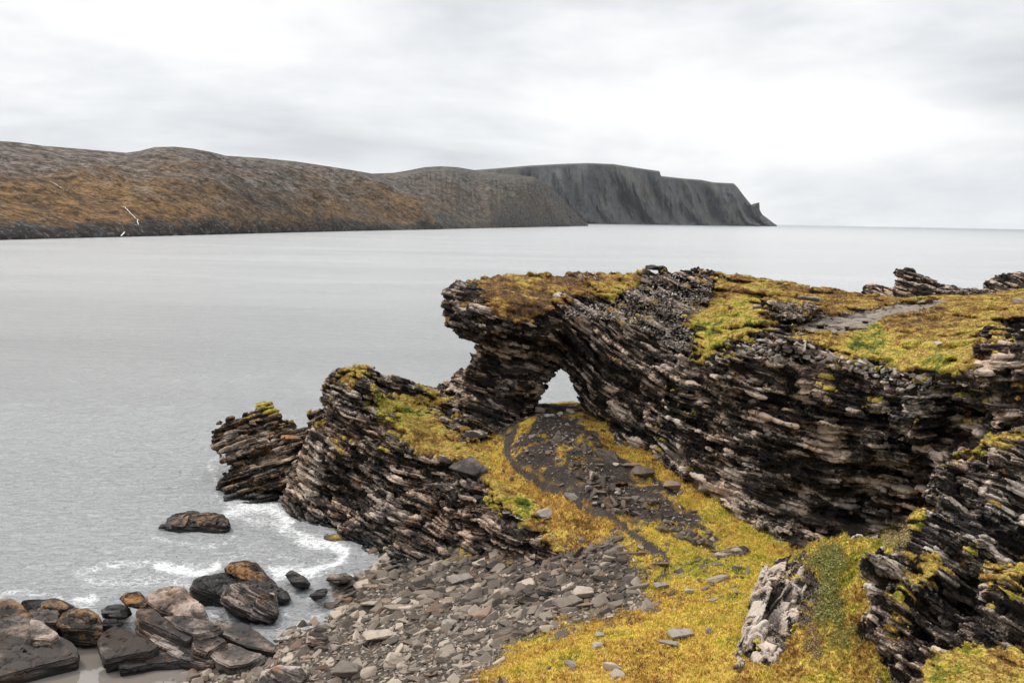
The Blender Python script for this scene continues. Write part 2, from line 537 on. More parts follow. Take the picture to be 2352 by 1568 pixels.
def build_rock(name, mat, poly, ctrl, thick=6, h=.16, strata=None, style=None, holes=(), ymax=None, fine=True, sub=True,
               moss=(), moss_thr=.12, tuft=True, tags=None, round_=.7, zmin=-1.4, extra=None, tuft_h=.13, tuft_d=16, moss_name='moss_cover', isl=.04, front=None, thick2=0, vm=None):
    st = dict(big=.8, bigs=5, T2=2.3, T2a=.45, T=.85, Ta=.35, W=1.9, Wa=.3, Wc=.22, fT=.26, fa=.09, fW=.55, fWa=.07, fWc=.07, sd=1, warp=.5, saw=.18, fsaw=.8, L1=3.6, L2=7.0, fL=2.8)
    st.update(style or {})
    C = np.array(ctrl, float)
    Yr = tps(ctrl, GX, GY, .002)
    lo, hi = C[:, 2].min() - .5, C[:, 2].max() + (1.5 if ymax is None else ymax)
    Yr = np.clip(Yr, lo, hi)
    sd = poly_sd(GX, GY, poly)
    for hp in holes:
        sd = np.maximum(sd, -poly_sd(GX, GY, hp))
    # gradient in metres per metre
    gy_, gx_ = np.gradient(Yr, RS)
    pxm = FV / Yr
    G = np.sqrt(1 + (gx_ * pxm) ** 2 + (gy_ * pxm) ** 2)
    G = np.minimum(G, 9)
    Yr = Yr.astype(F32); sd = sd.astype(F32); G = G.astype(F32)
    P = np.array(poly, float)
    zz = []
    for yy in (lo, hi + thick):
        zz.append(atY(P[:, 0], P[:, 1], yy))
    zz = np.concatenate(zz)
    mn = zz.min(0) - 1.0; mx = zz.max(0) + 1.0
    mn[2] = max(mn[2], zmin); mn[1] = lo - 1.2; mx[1] = hi + thick + min(thick2, 6) + 1
    mn[0] = max(mn[0], -75); mx[0] = min(mx[0], 62)
    n = np.ceil((mx - mn) / h).astype(int) + 1
    S = np.empty(n, F32)
    xs = (mn[0] + h * np.arange(n[0])).astype(F32); ys = (mn[1] + h * np.arange(n[1])).astype(F32); zs = (mn[2] + h * np.arange(n[2])).astype(F32)
    k = round_
    if moss: MM = mossmap(moss); SMO = MM
    if moss and name == 'rock_arch':
        pth_ = poly_sd(GX, GY, PLATEAU_PATH)
        SMO = np.minimum(MM, pth_ - 8).astype(F32)
        MM = np.where(pth_ < 1, 160, MM).astype(F32)
    CH = max(1, int(2.0e6 // (n[1] * n[2])))
    for i in range(0, n[0], CH):
        X, Y, Z = np.meshgrid(xs[i:i + CH], ys, zs, indexing='ij')
        vx, vy = proj(X, Y, Z)
        yf = lut(Yr, vx, vy); g = lut(G, vx, vy)
        a = lut(sd, vx, vy) * (Y / F32(FV))
        f = (yf - Y) / g if front is None else front(X, Y, Z).astype(F32)
        bk = Y - (yf + F32(thick)) - (F32(thick2) * sstep(F32(1480), F32(1700), vx) if thick2 else 0)
        # smooth maximum
        def smax(p, q, kk):
            hh = np.clip(.5 + .5 * (p - q) / kk, 0, 1)
            return q + (p - q) * hh + kk * hh * (1 - hh)
        s = smax(smax(a, f, F32(k)), bk, F32(1.5))
        band = np.abs(s) < 1.5
        x, y, z = X[band], Y[band], Z[band]
        sg = st['sd']
        w1 = (fbm(x / 4.0, y / 4.0, z / 4.0, 2, sg) - .5) * 2 * st['warp']
        L = strata(x, y, z) + w1
        dsp = (fbm(x / st['bigs'], y / st['bigs'], z / st['bigs'], 2, sg + 3) - .5) * 2 * st['big']
        t = L / st['T2'] + .3; kk = np.floor(t); fr = t - kk
        dsp += (vnoise(x / st['L2'], y / st['L2'], kk * 5.37, sg + 61) - .5) * 2 * st['T2a'] + (fr - .5) * st['T2a'] * .8
        f1, f2, idr = worley(x / (st['W'] * 2.4), y / (st['W'] * 2.4), L / (st['W'] * 1.3), sg + 69)
        dsp += (idr - .5) * 2 * st['Wa'] * 1.4 - np.exp(-((f2 - f1) / .09) ** 2) * st['Wc'] * 1.2
        t = L / st['T']; kk = np.floor(t); fr = t - kk
        dsp += (vnoise(x / st['L1'], y / st['L1'], kk * 5.37, sg + 5) - .5) * 2 * st['Ta']
        dsp -= np.exp(-(np.minimum(fr, 1 - fr) / .10) ** 2) * st['Ta'] * .5
        dsp += (fr - .5) * st['saw']
        idr, ed = blocks(x, y, L, st['W'] * .40, st['W'] * 1.0, sg + 9)
        wx_ = 1 + st.get('Wx', 0) * sstep(8, 16, x)
        dsp += ((idr - .5) * 2.3 * st['Wa'] - np.exp(-(ed / .11) ** 2) * st['Wc'] * .7) * wx_
        if moss:
            dsp = dsp * (1 - .72 * sstep(6, -14, lut(SMO, vx[band], vy[band]) + (fbm(x / 1.1, y / 1.1, z / 1.1, 2, 78) - .5) * 40))
        dsp = np.minimum(dsp, st.get('clampx', .30) + np.maximum(0, -a[band]) * .8)
        s[band] -= dsp
        S[i:i + CH] = s
    # closed: outermost shell outside
    S[0] = S[-1] = 1; S[:, 0] = S[:, -1] = 1; S[:, :, -1] = 1; S[:, :, 0] = 1
    V, Q = surface_nets(S, mn, h)
    del S
    if len(Q) < 20:
        print('EMPTY', name); return None
    V, Q = drop_islands(V, Q, isl)
    if moss:
        a_, b_ = proj(*(V[:, i].astype(F32) for i in range(3)))
        SMV = SMO
    N, FN = vnormals(V, Q)
    if sub:
        fc = V[Q].mean(1)
        view = CAM - fc; view /= np.linalg.norm(view, axis=1, keepdims=True)
        face = (FN * view).sum(1) > -.35
        Vb, Qb = compact(V, Q[~face]); Vf, Qf = compact(V, Q[face])
        Vf, Qf = subdivide(Vf, Qf)
        Nf, _ = vnormals(Vf, Qf)
        V = np.concatenate([Vf, Vb]); Q = np.concatenate([Qf, Qb + len(Vf)])
        Nb, _ = vnormals(Vb, Qb) if len(Vb) else (np.zeros((0, 3)), 0)
        N = np.concatenate([Nf, Nb])
    x, y, z = (V[:, i].astype(F32) for i in range(3))
    sg = st['sd']
    w1 = (fbm(x / 4.0, y / 4.0, z / 4.0, 2, sg) - .5) * 2 * st['warp']
    L = strata(x, y, z) + w1
    vx, vy = proj(x, y, z)
    blk = np.zeros(len(V), F32)
    if moss:
        md = lut(MM, vx, vy) * (y / FV)
        mn_ = (fbm(x / 1.1, y / 1.1, z / 1.1, 4, 77) - .5) * 2.2 + (fbm(x / 3.2, y / 3.2, z / 3.2, 2, 79) - .5) * 1.6
        front = (N * (CAM - V)).sum(1) > -0.3 * np.linalg.norm(CAM - V, axis=1)
        M = sstep(.25, -.25, md + mn_) * sstep(moss_thr - .1, moss_thr + .25, N[:, 2] + mn_ * .2) * front
        M = np.maximum(M, sstep(.66, .72, fbm(x / 1.3, y / 1.3, z / 1.3, 3, 83)) * sstep(.72, .9, N[:, 2]) * sstep(4.5, 6.5, z) * front * (vy < 1500) * (lut(MM, vx, vy) < 120))
    else:
        M = np.zeros(len(V), F32)
    if fine:
        t = L / st['fT'] + .35 * (vnoise(x / .8, y / .8, z / .8, sg + 41) - .5); kk = np.floor(t); fr = t - kk
        lay_r = .65 * vnoise(x / st['fL'], y / st['fL'], kk * 5.37, sg + 15) + .35 * vnoise(x / .8, y / .8, kk * 5.37, sg + 16)
        d = (fr - .5) * st['fa'] * st['fsaw'] * 2 + (lay_r - .5) * 2 * st['fa'] - np.exp(-(np.minimum(fr, 1 - fr) / .13) ** 2) * st['fa'] * .6
        idr, ed = blocks(x, y, L, st['fT'] * .5 + st['fW'] * .12, st['fW'] * 1.1, sg + 19)
        d += (idr - .5) * 3.2 * st['fWa'] - np.exp(-(ed / .045) ** 2) * st['fWc'] * .8
        d += (fbm(x / .35, y / .35, z / .35, 2, sg + 23) - .5) * .07
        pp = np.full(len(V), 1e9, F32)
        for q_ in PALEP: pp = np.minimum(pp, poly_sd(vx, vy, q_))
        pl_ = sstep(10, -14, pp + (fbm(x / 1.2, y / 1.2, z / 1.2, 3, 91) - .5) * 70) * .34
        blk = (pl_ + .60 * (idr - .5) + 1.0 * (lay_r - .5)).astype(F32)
        if moss: d = d * (1 - .7 * sstep(2, -10, lut(SMO, vx, vy)))
        V = V + N * (d * (1 - .6 * M))[:, None]
    lay = np.stack([x, y, L], 1)
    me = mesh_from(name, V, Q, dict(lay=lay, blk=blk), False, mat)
    o = link(name, me, **(tags or {}))
    ROCKS[name] = (V, Q)
    if moss and M.max() > .3:
        keep = (M[Q].max(1) > .12)
        if keep.sum() > 20:
            lump = .02 + (.5 if h < .12 else 1) * (.16 * fbm(x / .4, y / .4, z / .4, 3, 5) + .16 * vnoise(x / 1.1, y / 1.1, z / 1.1, 6))
            hb = lut(HUEMAP, vx + (fbm(x / 1.5, y / 1.5, z / 1.5, 3, 95) - .5) * 130, vy + (fbm(x / 1.5, y / 1.5, z / 1.5, 3, 96) - .5) * 90)
            Vm = V + N * ((lump * sstep(.12, .5, M) - .04)[:, None]) + np.array([0, 0, 1]) * (sstep(.2, .8, M) * .04)[:, None]
            tint = .25 + .3 * rng.random(len(V))
            Vc, Qc, hc, tc, Nc, Mc = compact(Vm, Q[keep], hb, tint, N, M)
            mo = link(moss_name, mesh_from(moss_name, Vc, Qc, dict(hue=hc, tint=tc), True, vm or VEG), o)
            if tuft:
                cand = np.where(Mc > .55)[0]
                area = len(cand) * (h / (2 if sub else 1)) ** 2
                cnt = int(min(len(cand), area * tuft_d))
                if cnt > 10:
                    sel = rng.choice(cand, cnt, False)
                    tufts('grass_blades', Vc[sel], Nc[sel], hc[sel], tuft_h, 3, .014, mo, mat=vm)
    print(name, len(V), len(Q), 't=%.1f' % (time.time() - T00), flush=True)
    return o


ROCK_ARCH = rock_mat('schist_arch', dark=(.013, .0098, .0075), mid=(.088, .066, .050), light=(.46, .38, .31), light_amt=.74, rust_amt=.09)
ROCK_HEAD = rock_mat('schist_headland', dark=(.014, .0105, .008), mid=(.10, .073, .054), light=(.44, .36, .29), light_amt=.66, rust_amt=.13)
ROCK_FRONT = rock_mat('schist_front', dark=(.014, .011, .009), mid=(.11, .088, .070), light=(.48, .42, .36), light_amt=.75, rust_amt=.10, scale=1.5, wet=False)
ROCK_SHORE = rock_mat('slab_shore', dark=(.035, .028, .024), mid=(.15, .118, .098), light=(.36, .30, .26), light_amt=.65, rust_amt=.10, scale=1.1)
ROCK_DARK = rock_mat('slab_wet', dark=(.012, .011, .011), mid=(.035, .033, .033), light=(.10, .09, .085), light_amt=.3, rust_amt=.02)
ROCK_RUST = rock_mat('slab_rusty', dark=(.018, .013, .010), mid=(.085, .055, .036), light=(.26, .17, .10), rust=(.27, .125, .035), light_amt=.5, rust_amt=.25)

# --- the arch wall: gate on the left, long wall and turf plateau to the right
arch_poly = [(1022,674),(1040,662),(1062,652),(1090,648),(1130,640),(1165,633),(1215,632),(1250,637),(1330,634),(1400,633),(1462,636),(1474,628),(1500,622),(1510,615),(1545,618),(1590,624),(1640,633),(1700,641),(1760,652),(1830,660),(1880,668),(1940,676),(1985,684),(2040,688),(2130,686),(2200,682),(2280,674),(2352,668),(2660,640),(2660,1420),
 (2100,1420),(1950,1400),(1760,1390),(1650,1350),(1560,1290),(1480,1225),(1400,1170),(1340,1110),(1325,1040),(1322,970),(1220,975),(1180,985),(1130,992),(1085,985),(1062,960),(1048,930),(1055,900),(1070,870),(1079,845),(1080,815),(1072,795),(1045,775),(1022,758),(1012,736),(1030,716),(1022,700),(1046,688)]
arch_hole = [(1292,837),(1304,845),(1318,864),(1325,886),(1333,905),(1334,935),(1330,1020),(1200,1020),(1222,940),(1238,905),(1250,880),(1266,857),(1280,843)]
arch_ctrl = [
 (1022,680,83.5),(1060,660,86),(1013,735,82.5),(1100,700,82),(1100,650,88),(1250,636,92),(1250,700,83.5),(1180,745,81),(1330,636,93),(1330,700,83),(1330,730,82.5),(1460,640,92),(1460,690,86),(1500,622,92),(1600,628,93),(1560,700,85.5),(1500,760,81),
 (1100,760,82),(1080,800,84),(1150,800,84),(1250,790,84.5),(1290,815,87),(1240,860,88),(1260,835,87.5),(1140,860,85),(1100,900,85),(1190,900,86),(1140,960,84.5),(1210,940,87.5),(1350,790,82.5),(1335,860,85),(1345,920,84.5),(1360,1000,82),(1420,850,80.5),(1420,950,80.5),
 (1340,1080,81),(1450,1080,78.5),(1400,1150,77.5),(1480,1200,72.5),(1560,1250,68),(1650,1290,65),(1760,1300,62),
 (1540,850,77),(1600,830,73.5),(1650,750,79),(1650,645,92),(1720,645,92),(1700,780,71),(1760,700,83),(1790,745,76),(1560,1000,75),(1620,1100,71.5),(1620,920,73),
 (1700,870,69),(1700,1000,69.5),(1750,1130,66.5),(1650,1180,69),(1800,900,67),(1860,795,68),(1830,755,73),(1850,665,91),(1900,700,84),(1950,812,65),
 (1950,760,71),(2000,690,88),(2050,710,82),(2100,690,88),(2200,683,88),(2352,670,88),(2500,660,88),(2100,760,69),(2200,730,75),(2352,735,70),(2500,730,70),
 (2050,845,62),(2150,882,58.5),(2230,890,55.5),(2240,790,62),(1900,900,65),(2000,950,62.5),(1900,1080,66),(2050,1050,63),(2100,960,59.5),(1950,1200,66.5),(1850,1250,63.5),(2100,1150,64),(2000,1300,62),
 (2200,1000,60.5),(2240,950,59),(2290,830,56),(2270,870,54),(2352,830,55),(2320,1000,53),(2500,820,54),(2500,1000,52),(2260,1050,54),(2352,780,62),(2500,780,61),(2200,1300,60),(2500,1300,52)]
build_rock('rock_arch', ROCK_ARCH, arch_poly, arch_ctrl, thick=7, thick2=12, h=.165,
           strata=lambda x, y, z: z * .93 + np.where(x < 4, .22 * (x - 4), .85 * (x - 4) * np.exp(-np.clip(x - 4, 0, 60) / 26)) + .10 * (y - 80),
           holes=[arch_hole], style=dict(Wx=.9, sd=11, big=.95, bigs=6, T=1.1, Ta=.42, T2=3.0, T2a=.6, W=2.0, Wa=.36, Wc=.42, fT=.44, fa=.16, fW=.8, fWa=.07, fWc=.14, saw=.28), round_=.6,
           moss_name='turf_cover', moss=(0,1,2,3,8),
           tags=dict(label='long dark layered rock wall pierced by a natural gateway, turf on its top', cat='rock arch'))

# --- headland: low cliff between the cove and the gate
head_poly = [(770,857),(800,850),(850,848),(872,856),(882,868),(905,872),(950,885),(985,893),(1010,905),(1060,915),(1130,940),(1200,975),(1240,1000),(1225,1050),(1290,1120),(1330,1180),(1350,1260),(1345,1330),(1330,1420),
 (900,1420),(830,1330),(800,1300),(775,1262),(735,1245),(690,1225),(665,1185),(650,1140),(664,1105),(675,1080),(692,1050),(710,1018),(722,985),(736,950),(742,930),(742,905),(756,876)]
head_ctrl = [(775,862,87),(850,850,90),(840,880,85),(880,868,90),(950,888,93),(1010,908,96),(1060,930,93),(745,930,84.5),(800,930,83.5),(850,930,85),(830,960,83),
 (900,930,88),(960,930,91),(900,965,83.5),(960,975,85.5),(1020,960,88),(1060,1000,84.5),(1130,1000,84),(1000,1020,83),(930,1005,81),(1210,1000,83.8),(1180,1060,78.5),(1130,1060,79),(1070,1045,79.5),(1000,1045,80.5),(960,1060,79),(1010,1085,77.5),
 (700,1060,82.5),(670,1120,83),(760,1010,81.5),(850,1010,80.5),(720,1150,80.5),(680,1190,81),(740,1225,78),(800,1100,79.5),(800,1200,76.5),(790,1255,75),
 (900,1100,77),(900,1200,74),(850,1290,71),(940,1300,68.5),(940,1250,71),(1000,1150,73.5),(1050,1220,70.5),(1050,1270,69.5),(1050,1320,66.5),(1120,1130,71.5),(1160,1110,74.5),(1200,1190,68.5),(1150,1250,67.3),(1180,1290,67),
 (1240,1210,67),(1240,1290,64.5),(1300,1260,64.8),(1290,1310,63),(1330,1320,62.5),(1300,1180,70.5),(1330,1240,67),(1240,1110,75.5),(1100,1400,62),(1300,1400,59.5)]
build_rock('rocky_headland', ROCK_HEAD, head_poly, head_ctrl, thick=7, h=.15, moss=(4,5,6),
           strata=lambda x, y, z: z * .95 + .28 * x + .12 * (y - 80) - .006 * (x + 6) ** 2,
           style=dict(sd=23, big=.55, T=.75, Ta=.34, T2a=.4, W=1.9, Wa=.36, Wc=.34, fT=.30, fa=.13, fW=.8, fWa=.09, fWc=.13), round_=.45,
           tags=dict(label='brown layered headland between the cove and the gateway, yellow moss along its crest', cat='rocky headland'))

# --- islet at the end of the headland
isl_poly = [(492,992),(510,965),(535,948),(565,932),(600,924),(626,921),(640,934),(665,950),(688,968),(700,956),(735,945),(770,950),(760,1010),(720,1060),(690,1100),(660,1130),(640,1150),(580,1168),(520,1168),(503,1132),(510,1085),(512,1045),(490,1022)]
isl_ctrl = [(500,1000,91),(600,926,95),(640,940,94),(560,960,92.5),(620,985,91.5),(690,975,92.5),(740,960,90),(520,1040,90),(600,1030,89),(680,1030,88),(530,1090,87.5),(600,1090,86.5),(660,1090,85.5),(520,1150,84.5),(600,1140,84),(650,1120,84.5),(720,1020,86)]
ROCK_ISLET = rock_mat('slab_islet', dark=(.016, .012, .009), mid=(.13, .095, .068), light=(.42, .34, .27), rust=(.26, .13, .045), rust_amt=.2, light_amt=.62)
build_rock('blocky_islet', ROCK_ISLET, isl_poly, isl_ctrl, thick=6, h=.13, moss=(7,),
           strata=lambda x, y, z: z * .9 - .30 * x + .30 * (y - 88),
           style=dict(sd=31, big=.35, bigs=3, T=1.0, Ta=.2, saw=.3, T2a=.35, T2=1.8, clampx=.25, W=2.6, Wa=.45, Wc=.5, fT=.45, fa=.07, fW=1.0, fWa=.07, fWc=.14, warp=.2), round_=.25, tuft=False,
           tags=dict(label='low blocky brown islet ending the headland, square cracked slabs above calm sea', cat='rock islet'))

crag_poly = [(1000,900),(1015,885),(1035,872),(1060,852),(1085,850),(1110,870),(1110,940),(1080,945),(1040,925)]
build_rock('sea_crag', ROCK_ARCH, crag_poly, [(1005,898,99),(1080,855,101),(1060,890,98),(1040,915,97),(1100,930,96.5)], thick=4, h=.16,
           strata=lambda x, y, z: z + .3 * x, style=dict(sd=37, big=.2, W=1.1, T=.5, Ta=.22),
           tags=dict(label='small jagged black crag half hidden behind the left leg of the gateway', cat='crag'))

# --- crags beyond the plateau
tor_poly = [(1978,682),(1984,665),(2000,659),(2022,662),(2045,668),(2056,662),(2058,652),(2066,648),(2062,640),(2052,636),(2053,624),(2064,614),(2082,611),(2100,614),(2118,628),(2135,634),(2165,645),(2198,654),(2215,662),(2232,672),(2236,705),(1985,705)]
build_rock('layered_tor', ROCK_ARCH, tor_poly, [(1985,680,99),(2080,620,100),(2080,660,98),(2060,640,99.5),(2180,670,98),(2100,700,95.5),(2230,700,97),(2000,700,97)], thick=5, h=.13,
           strata=lambda x, y, z: z + .25 * (x - 38) - .03 * (x - 39) ** 2, style=dict(sd=41, big=.25, T2a=.2, T=.62, Ta=.3, W=2.2, Wa=.12, Wc=.14), round_=.4, zmin=14,
           tags=dict(label='dark layered tor with a knobbly head standing beyond the grassy plateau', cat='rock tor'))
tor2_poly = [(2205,675),(2225,663),(2250,662),(2268,652),(2285,640),(2310,633),(2345,630),(2400,634),(2500,640),(2500,700),(2210,700)]
build_rock('humped_crag', ROCK_ARCH, tor2_poly, [(2215,675,97),(2320,640,98),(2300,670,96),(2400,640,98),(2480,690,93),(2250,690,95)], thick=5, h=.16,
           strata=lambda x, y, z: z + .3 * (x - 45), style=dict(sd=43, big=.25, T2a=.25, T=.62, Ta=.3), round_=.4, zmin=14,
           tags=dict(label='humped dark crag at the right edge of the photo, behind the golden plateau', cat='crag'))

# --- near crag, lower right
front_poly = [(2660,975),(2352,1004),(2300,1002),(2262,1010),(2238,1034),(2200,1048),(2168,1070),(2148,1106),(2128,1140),(2142,1168),(2112,1188),(2092,1212),(2082,1250),(2070,1268),(2000,1275),(1984,1308),(2012,1350),(2008,1402),(1982,1450),(1990,1492),(2020,1512),(2030,1568),(2045,1750),(2660,1750)]
front_ctrl = [(2300,1006,47.5),(2240,1040,46.5),(2160,1080,46),(2352,1006,48),(2500,1000,47),(2300,1060,44),(2200,1100,44),(2140,1140,45),(2250,1160,42),(2352,1130,42.5),(2200,1180,43.6),(2140,1190,43.8),(2100,1230,43.5),
 (2160,1240,41.6),(2260,1260,40.8),(2352,1270,41),(2050,1275,43),(2000,1290,42.6),(2060,1310,41),(2130,1290,41.6),(2130,1330,40.2),(2200,1330,40.5),(2290,1300,41),(2300,1340,39.2),(2200,1400,41.3),
 (2030,1360,41),(2060,1380,40.2),(2010,1400,41.2),(2130,1420,39.6),(2000,1470,39.6),(2060,1470,38.4),(2160,1480,37.2),(2250,1440,38),(2330,1430,37.2),(2040,1550,37.8),(2100,1540,36),(2160,1520,36.4),(2250,1510,36),(2350,1500,36),(2200,1568,34),(2352,1568,33.6),(2200,1700,31),(2500,1500,36),(2500,1250,41)]
build_rock('near_crag', ROCK_FRONT, front_poly, front_ctrl, thick=5, h=.095, moss=(9,10,11,12,13,14,15,16,17), moss_thr=-.1,
           strata=lambda x, y, z: z * .80 + .58 * (x - 17) + .2 * (y - 40) - .02 * (x - 17) ** 2,
           style=dict(sd=53, big=.5, bigs=2.6, T2=1.5, T2a=.34, T=.8, Ta=.32, W=1.5, Wa=.34, Wc=.34, fT=.27, fa=.085, fW=.6, fWa=.06, fWc=.10, warp=.3), round_=.25, tuft_h=.08, tuft_d=60,
           tags=dict(label='nearest grey crag in the lower right corner, cracked and ledged, spotted with yellow moss', cat='crag'))

# --- grassy spur in front of it
spur_poly = [(1752,1300),(1800,1290),(1868,1256),(1900,1243),(1960,1237),(2022,1236),(2085,1228),(2130,1250),(2130,1750),(1560,1750),(1640,1600),(1700,1520),(1690,1500),(1702,1468),(1716,1430),(1731,1392),(1745,1342)]
spur_ctrl = [(1770,1305,50),(1870,1258,52),(1900,1248,52),(1960,1242,51),(2022,1240,50),(2085,1232,49),(1740,1360,48),(1716,1430,46),(1692,1500,44),(1800,1340,47.6),(1790,1420,45.5),(1760,1470,44.5),(1740,1500,43.6),
 (1900,1300,49),(1900,1350,47),(1880,1420,44.3),(1850,1500,42),(1990,1290,48),(1970,1350,46),(1950,1420,43.6),(1980,1500,41.5),(1750,1560,41.8),(1850,1568,40.3),(1980,1568,39.2),(1650,1600,41),(1800,1700,36.5),(2050,1700,35.5),(2100,1300,46),(2100,1450,42)]
build_rock('grassy_spur', ROCK_FRONT, spur_poly, spur_ctrl, thick=4, h=.10, moss=(18,), moss_thr=-.6,
           strata=lambda x, y, z: .72 * x - .45 * z + .3 * (y - 45),
           style=dict(sd=59, big=.28, bigs=2.2, T2=1.1, T2a=.2, T=.36, Ta=.24, W=1.1, Wa=.24, Wc=.24, fT=.16, fa=.07, fW=.5, fWa=.06, fWc=.08, warp=.2), round_=.35, tuft_h=.17, tuft_d=90,
           moss_name='grass_cover', vm=SPURV,
           tags=dict(label='grassy rock spur beside the near crag, pale upright slabs bared on its left flank', cat='rock spur'))


# ------------------------------------------------------------------ shore slabs and boulders, each a solid of its own
def slab(name, mat, poly, Yc, top, label, cat, thick=2.6, h=.075, dip=(.0, .0), sd=1, rough=1.0, warp=.15, T=.35, W=1.1, zmin=-.6, round_=.10, group=None,
         e=.62, tx=0.0, terr=None):
    """a bedded block: a planar (or stepped) top face and a front face, inside the surveyed outline"""
    P = np.array(poly, float); cx, cy = P.mean(0); y0, y1 = P[:, 1].min(), P[:, 1].max(); x0, x1 = P[:, 0].min(), P[:, 0].max()
    A = atY(cx, y0 + e * (y1 - y0), Yc); B = atY(cx, y0, Yc + top)
    sl = (B[2] - A[2]) / (B[1] - A[1])
    ctrl = [(cx, y0, Yc + top), (cx, y1, Yc), (x0, cy, Yc + top * .5), (x1, cy, Yc + top * .5), (cx, cy, Yc)]

    def topface(x, y, z):
        zt = A[2] + sl * (y - A[1]) + tx * (x - A[0])
        if terr:
            ph, wd, am = terr
            wob = (vnoise(x / 2.2, y / 2.2, x * 0, sd + 5) - .5) * wd * 1.2
            u = ((x - A[0]) * math.cos(ph) + (y - A[1]) * math.sin(ph) + wob) / wd
            k = np.floor(u); f = u - k
            zt = zt + (f - .5) * am + (TAB[(k.astype(np.int64) * 31 + sd) & 65535, 0] - .5) * am * .8
            vcr = (-(x - A[0]) * math.sin(ph) + (y - A[1]) * math.cos(ph)) / (wd * 1.9) + k * .37 + wob * .2
            kv = np.floor(vcr); fv = vcr - kv
            zt = zt + (TAB[(k.astype(np.int64) * 57 + kv.astype(np.int64) * 13 + sd) & 65535, 1] - .5) * am * .35 - np.exp(-(np.minimum(fv, 1 - fv) / .035) ** 2) * am * .5 - np.exp(-(np.minimum(f, 1 - f) / .05) ** 2) * am * .3
        a = (z - zt) * .9
        b_ = (Yc - y) * .95 + (vnoise(x / 1.3, z * 0, z / .5, sd + 8) - .5) * .35 * rough
        kk = .10
        hh = np.clip(.5 + .5 * (a - b_) / kk, 0, 1)
        return b_ + (a - b_) * hh + kk * hh * (1 - hh)
    return build_rock(name, mat, poly, ctrl, thick=thick + top, h=h, zmin=zmin, round_=round_, front=topface,
                      strata=lambda x, y, z: z + dip[0] * x + dip[1] * y,
                      style=dict(sd=sd, big=.035 * rough, bigs=2.6, T2=.9, T2a=.02 * rough, T=T, Ta=.035 * rough, saw=.07 * rough, W=W * 1.5, Wa=.035 * rough, Wc=.07 * rough, fT=.13, fa=.022 * rough, fW=.8, fWa=.010 * rough, fWc=.04 * rough, warp=warp * .5), isl=.3,
                      tags=dict(label=label, cat=cat, group=group))


slab('sea_boulder', ROCK_RUST, [(372,1218),(384,1192),(402,1181),(440,1174),(490,1176),(512,1180),(526,1192),(529,1210),(520,1228),(500,1240),(440,1246),(392,1240)], 76.2, 2.2, 'rust topped boulder alone in the sea left of the headland', 'boulder', dip=(.1, -.3), sd=71, thick=3.0, h=.08, e=.42, round_=.5, rough=1.4, terr=(.1, 1.2, .18))
slab('awash_rock', ROCK_SHORE, [(338,1302),(352,1286),(380,1282),(410,1286),(396,1298),(372,1306),(340,1312)], 69.6, 1.2, 'flat grey rock awash in foam below the rust topped sea boulder', 'rock', sd=73)
slab('ledge_rock', ROCK_DARK, [(438,1352),(446,1332),(470,1322),(510,1314),(560,1318),(610,1330),(640,1345),(664,1362),(668,1378),(630,1390),(560,1400),(520,1410),(470,1400),(440,1380)], 61.5, 3.2, 'black layered ledge at the water behind the tan boulder', 'rock ledge', dip=(.35, -.1), sd=74, thick=3, e=.5, tx=-.12, terr=(1.2, .8, .3))
slab('capstone', ROCK_RUST, [(516,1304),(530,1292),(560,1288),(590,1292),(606,1312),(634,1338),(640,1352),(600,1344),(550,1330),(518,1318)], 63.6, 1.6, 'orange lichened slab lying on top of the black ledge', 'slab rock', dip=(.3, 0), sd=75, thick=1.5, e=.75, tx=-.3, terr=(.4, .7, .2))
slab('tilted_boulder', ROCK_SHORE, [(505,1382),(512,1358),(530,1340),(562,1338),(600,1350),(630,1366),(641,1385),(645,1410),(628,1438),(590,1446),(560,1430),(530,1410)], 58.4, 2.0, 'rounded tan boulder with deep cracks at the cove edge', 'boulder', dip=(.45, .1), sd=76, thick=2.2, rough=1.3, e=.60, tx=-.12, terr=(2.3, 1.5, .20), round_=.3)
slab('cove_rock', ROCK_DARK, [(652,1320),(668,1308),(700,1322),(716,1340),(708,1354),(676,1350)], 63.5, .9, 'grey wet rock between two foam streams in the cove', 'rock', sd=77)
slab('cove_rock', ROCK_DARK, [(710,1368),(728,1352),(752,1350),(746,1368),(722,1382)], 61, .7, 'black pointed rock standing in the cove shallows', 'rock', sd=78)
slab('cove_rock', ROCK_SHORE, [(745,1332),(760,1318),(790,1312),(812,1322),(806,1340),(775,1344)], 63.6, .8, 'low brown rock at the head of the cove under the cliff', 'rock', sd=79)
slab('orange_block', ROCK_RUST, [(274,1374),(288,1358),(318,1356),(332,1366),(338,1384),(320,1400),(292,1392)], 55.6, 1.2, 'orange topped block at the left tip of the bedded slab', 'rock', sd=81, thick=1.2)
slab('banded_boulder', ROCK_RUST, [(132,1432),(146,1412),(170,1400),(200,1398),(222,1412),(238,1438),(242,1462),(222,1482),(190,1486),(150,1466)], 54.4, 1.5, 'banded dark boulder with orange top beside the foreshore slab', 'boulder', dip=(.1, .1), sd=86, thick=2, e=.5, round_=.3, terr=(.6, 1.0, .1))
slab('wet_rock', ROCK_DARK, [(230,1400),(248,1388),(275,1386),(298,1392),(306,1410),(290,1422),(250,1424),(232,1414)], 56.6, .8, 'black wet rock left of the orange topped block', 'rock', sd=87)
slab('wet_rock', ROCK_DARK, [(226,1436),(240,1422),(268,1420),(285,1432),(270,1444),(240,1448)], 55.2, .6, 'small dark wet rock wedged behind the big tan block', 'rock', sd=88)
slab('flat_slab', ROCK_SHORE, [(590,1568),(604,1538),(640,1526),(700,1532),(712,1545),(680,1580),(640,1610),(600,1600)], 48.6, 1.2, 'flat dark slab among shingle at the bottom edge', 'slab rock', dip=(.2, 0), sd=89, thick=1)
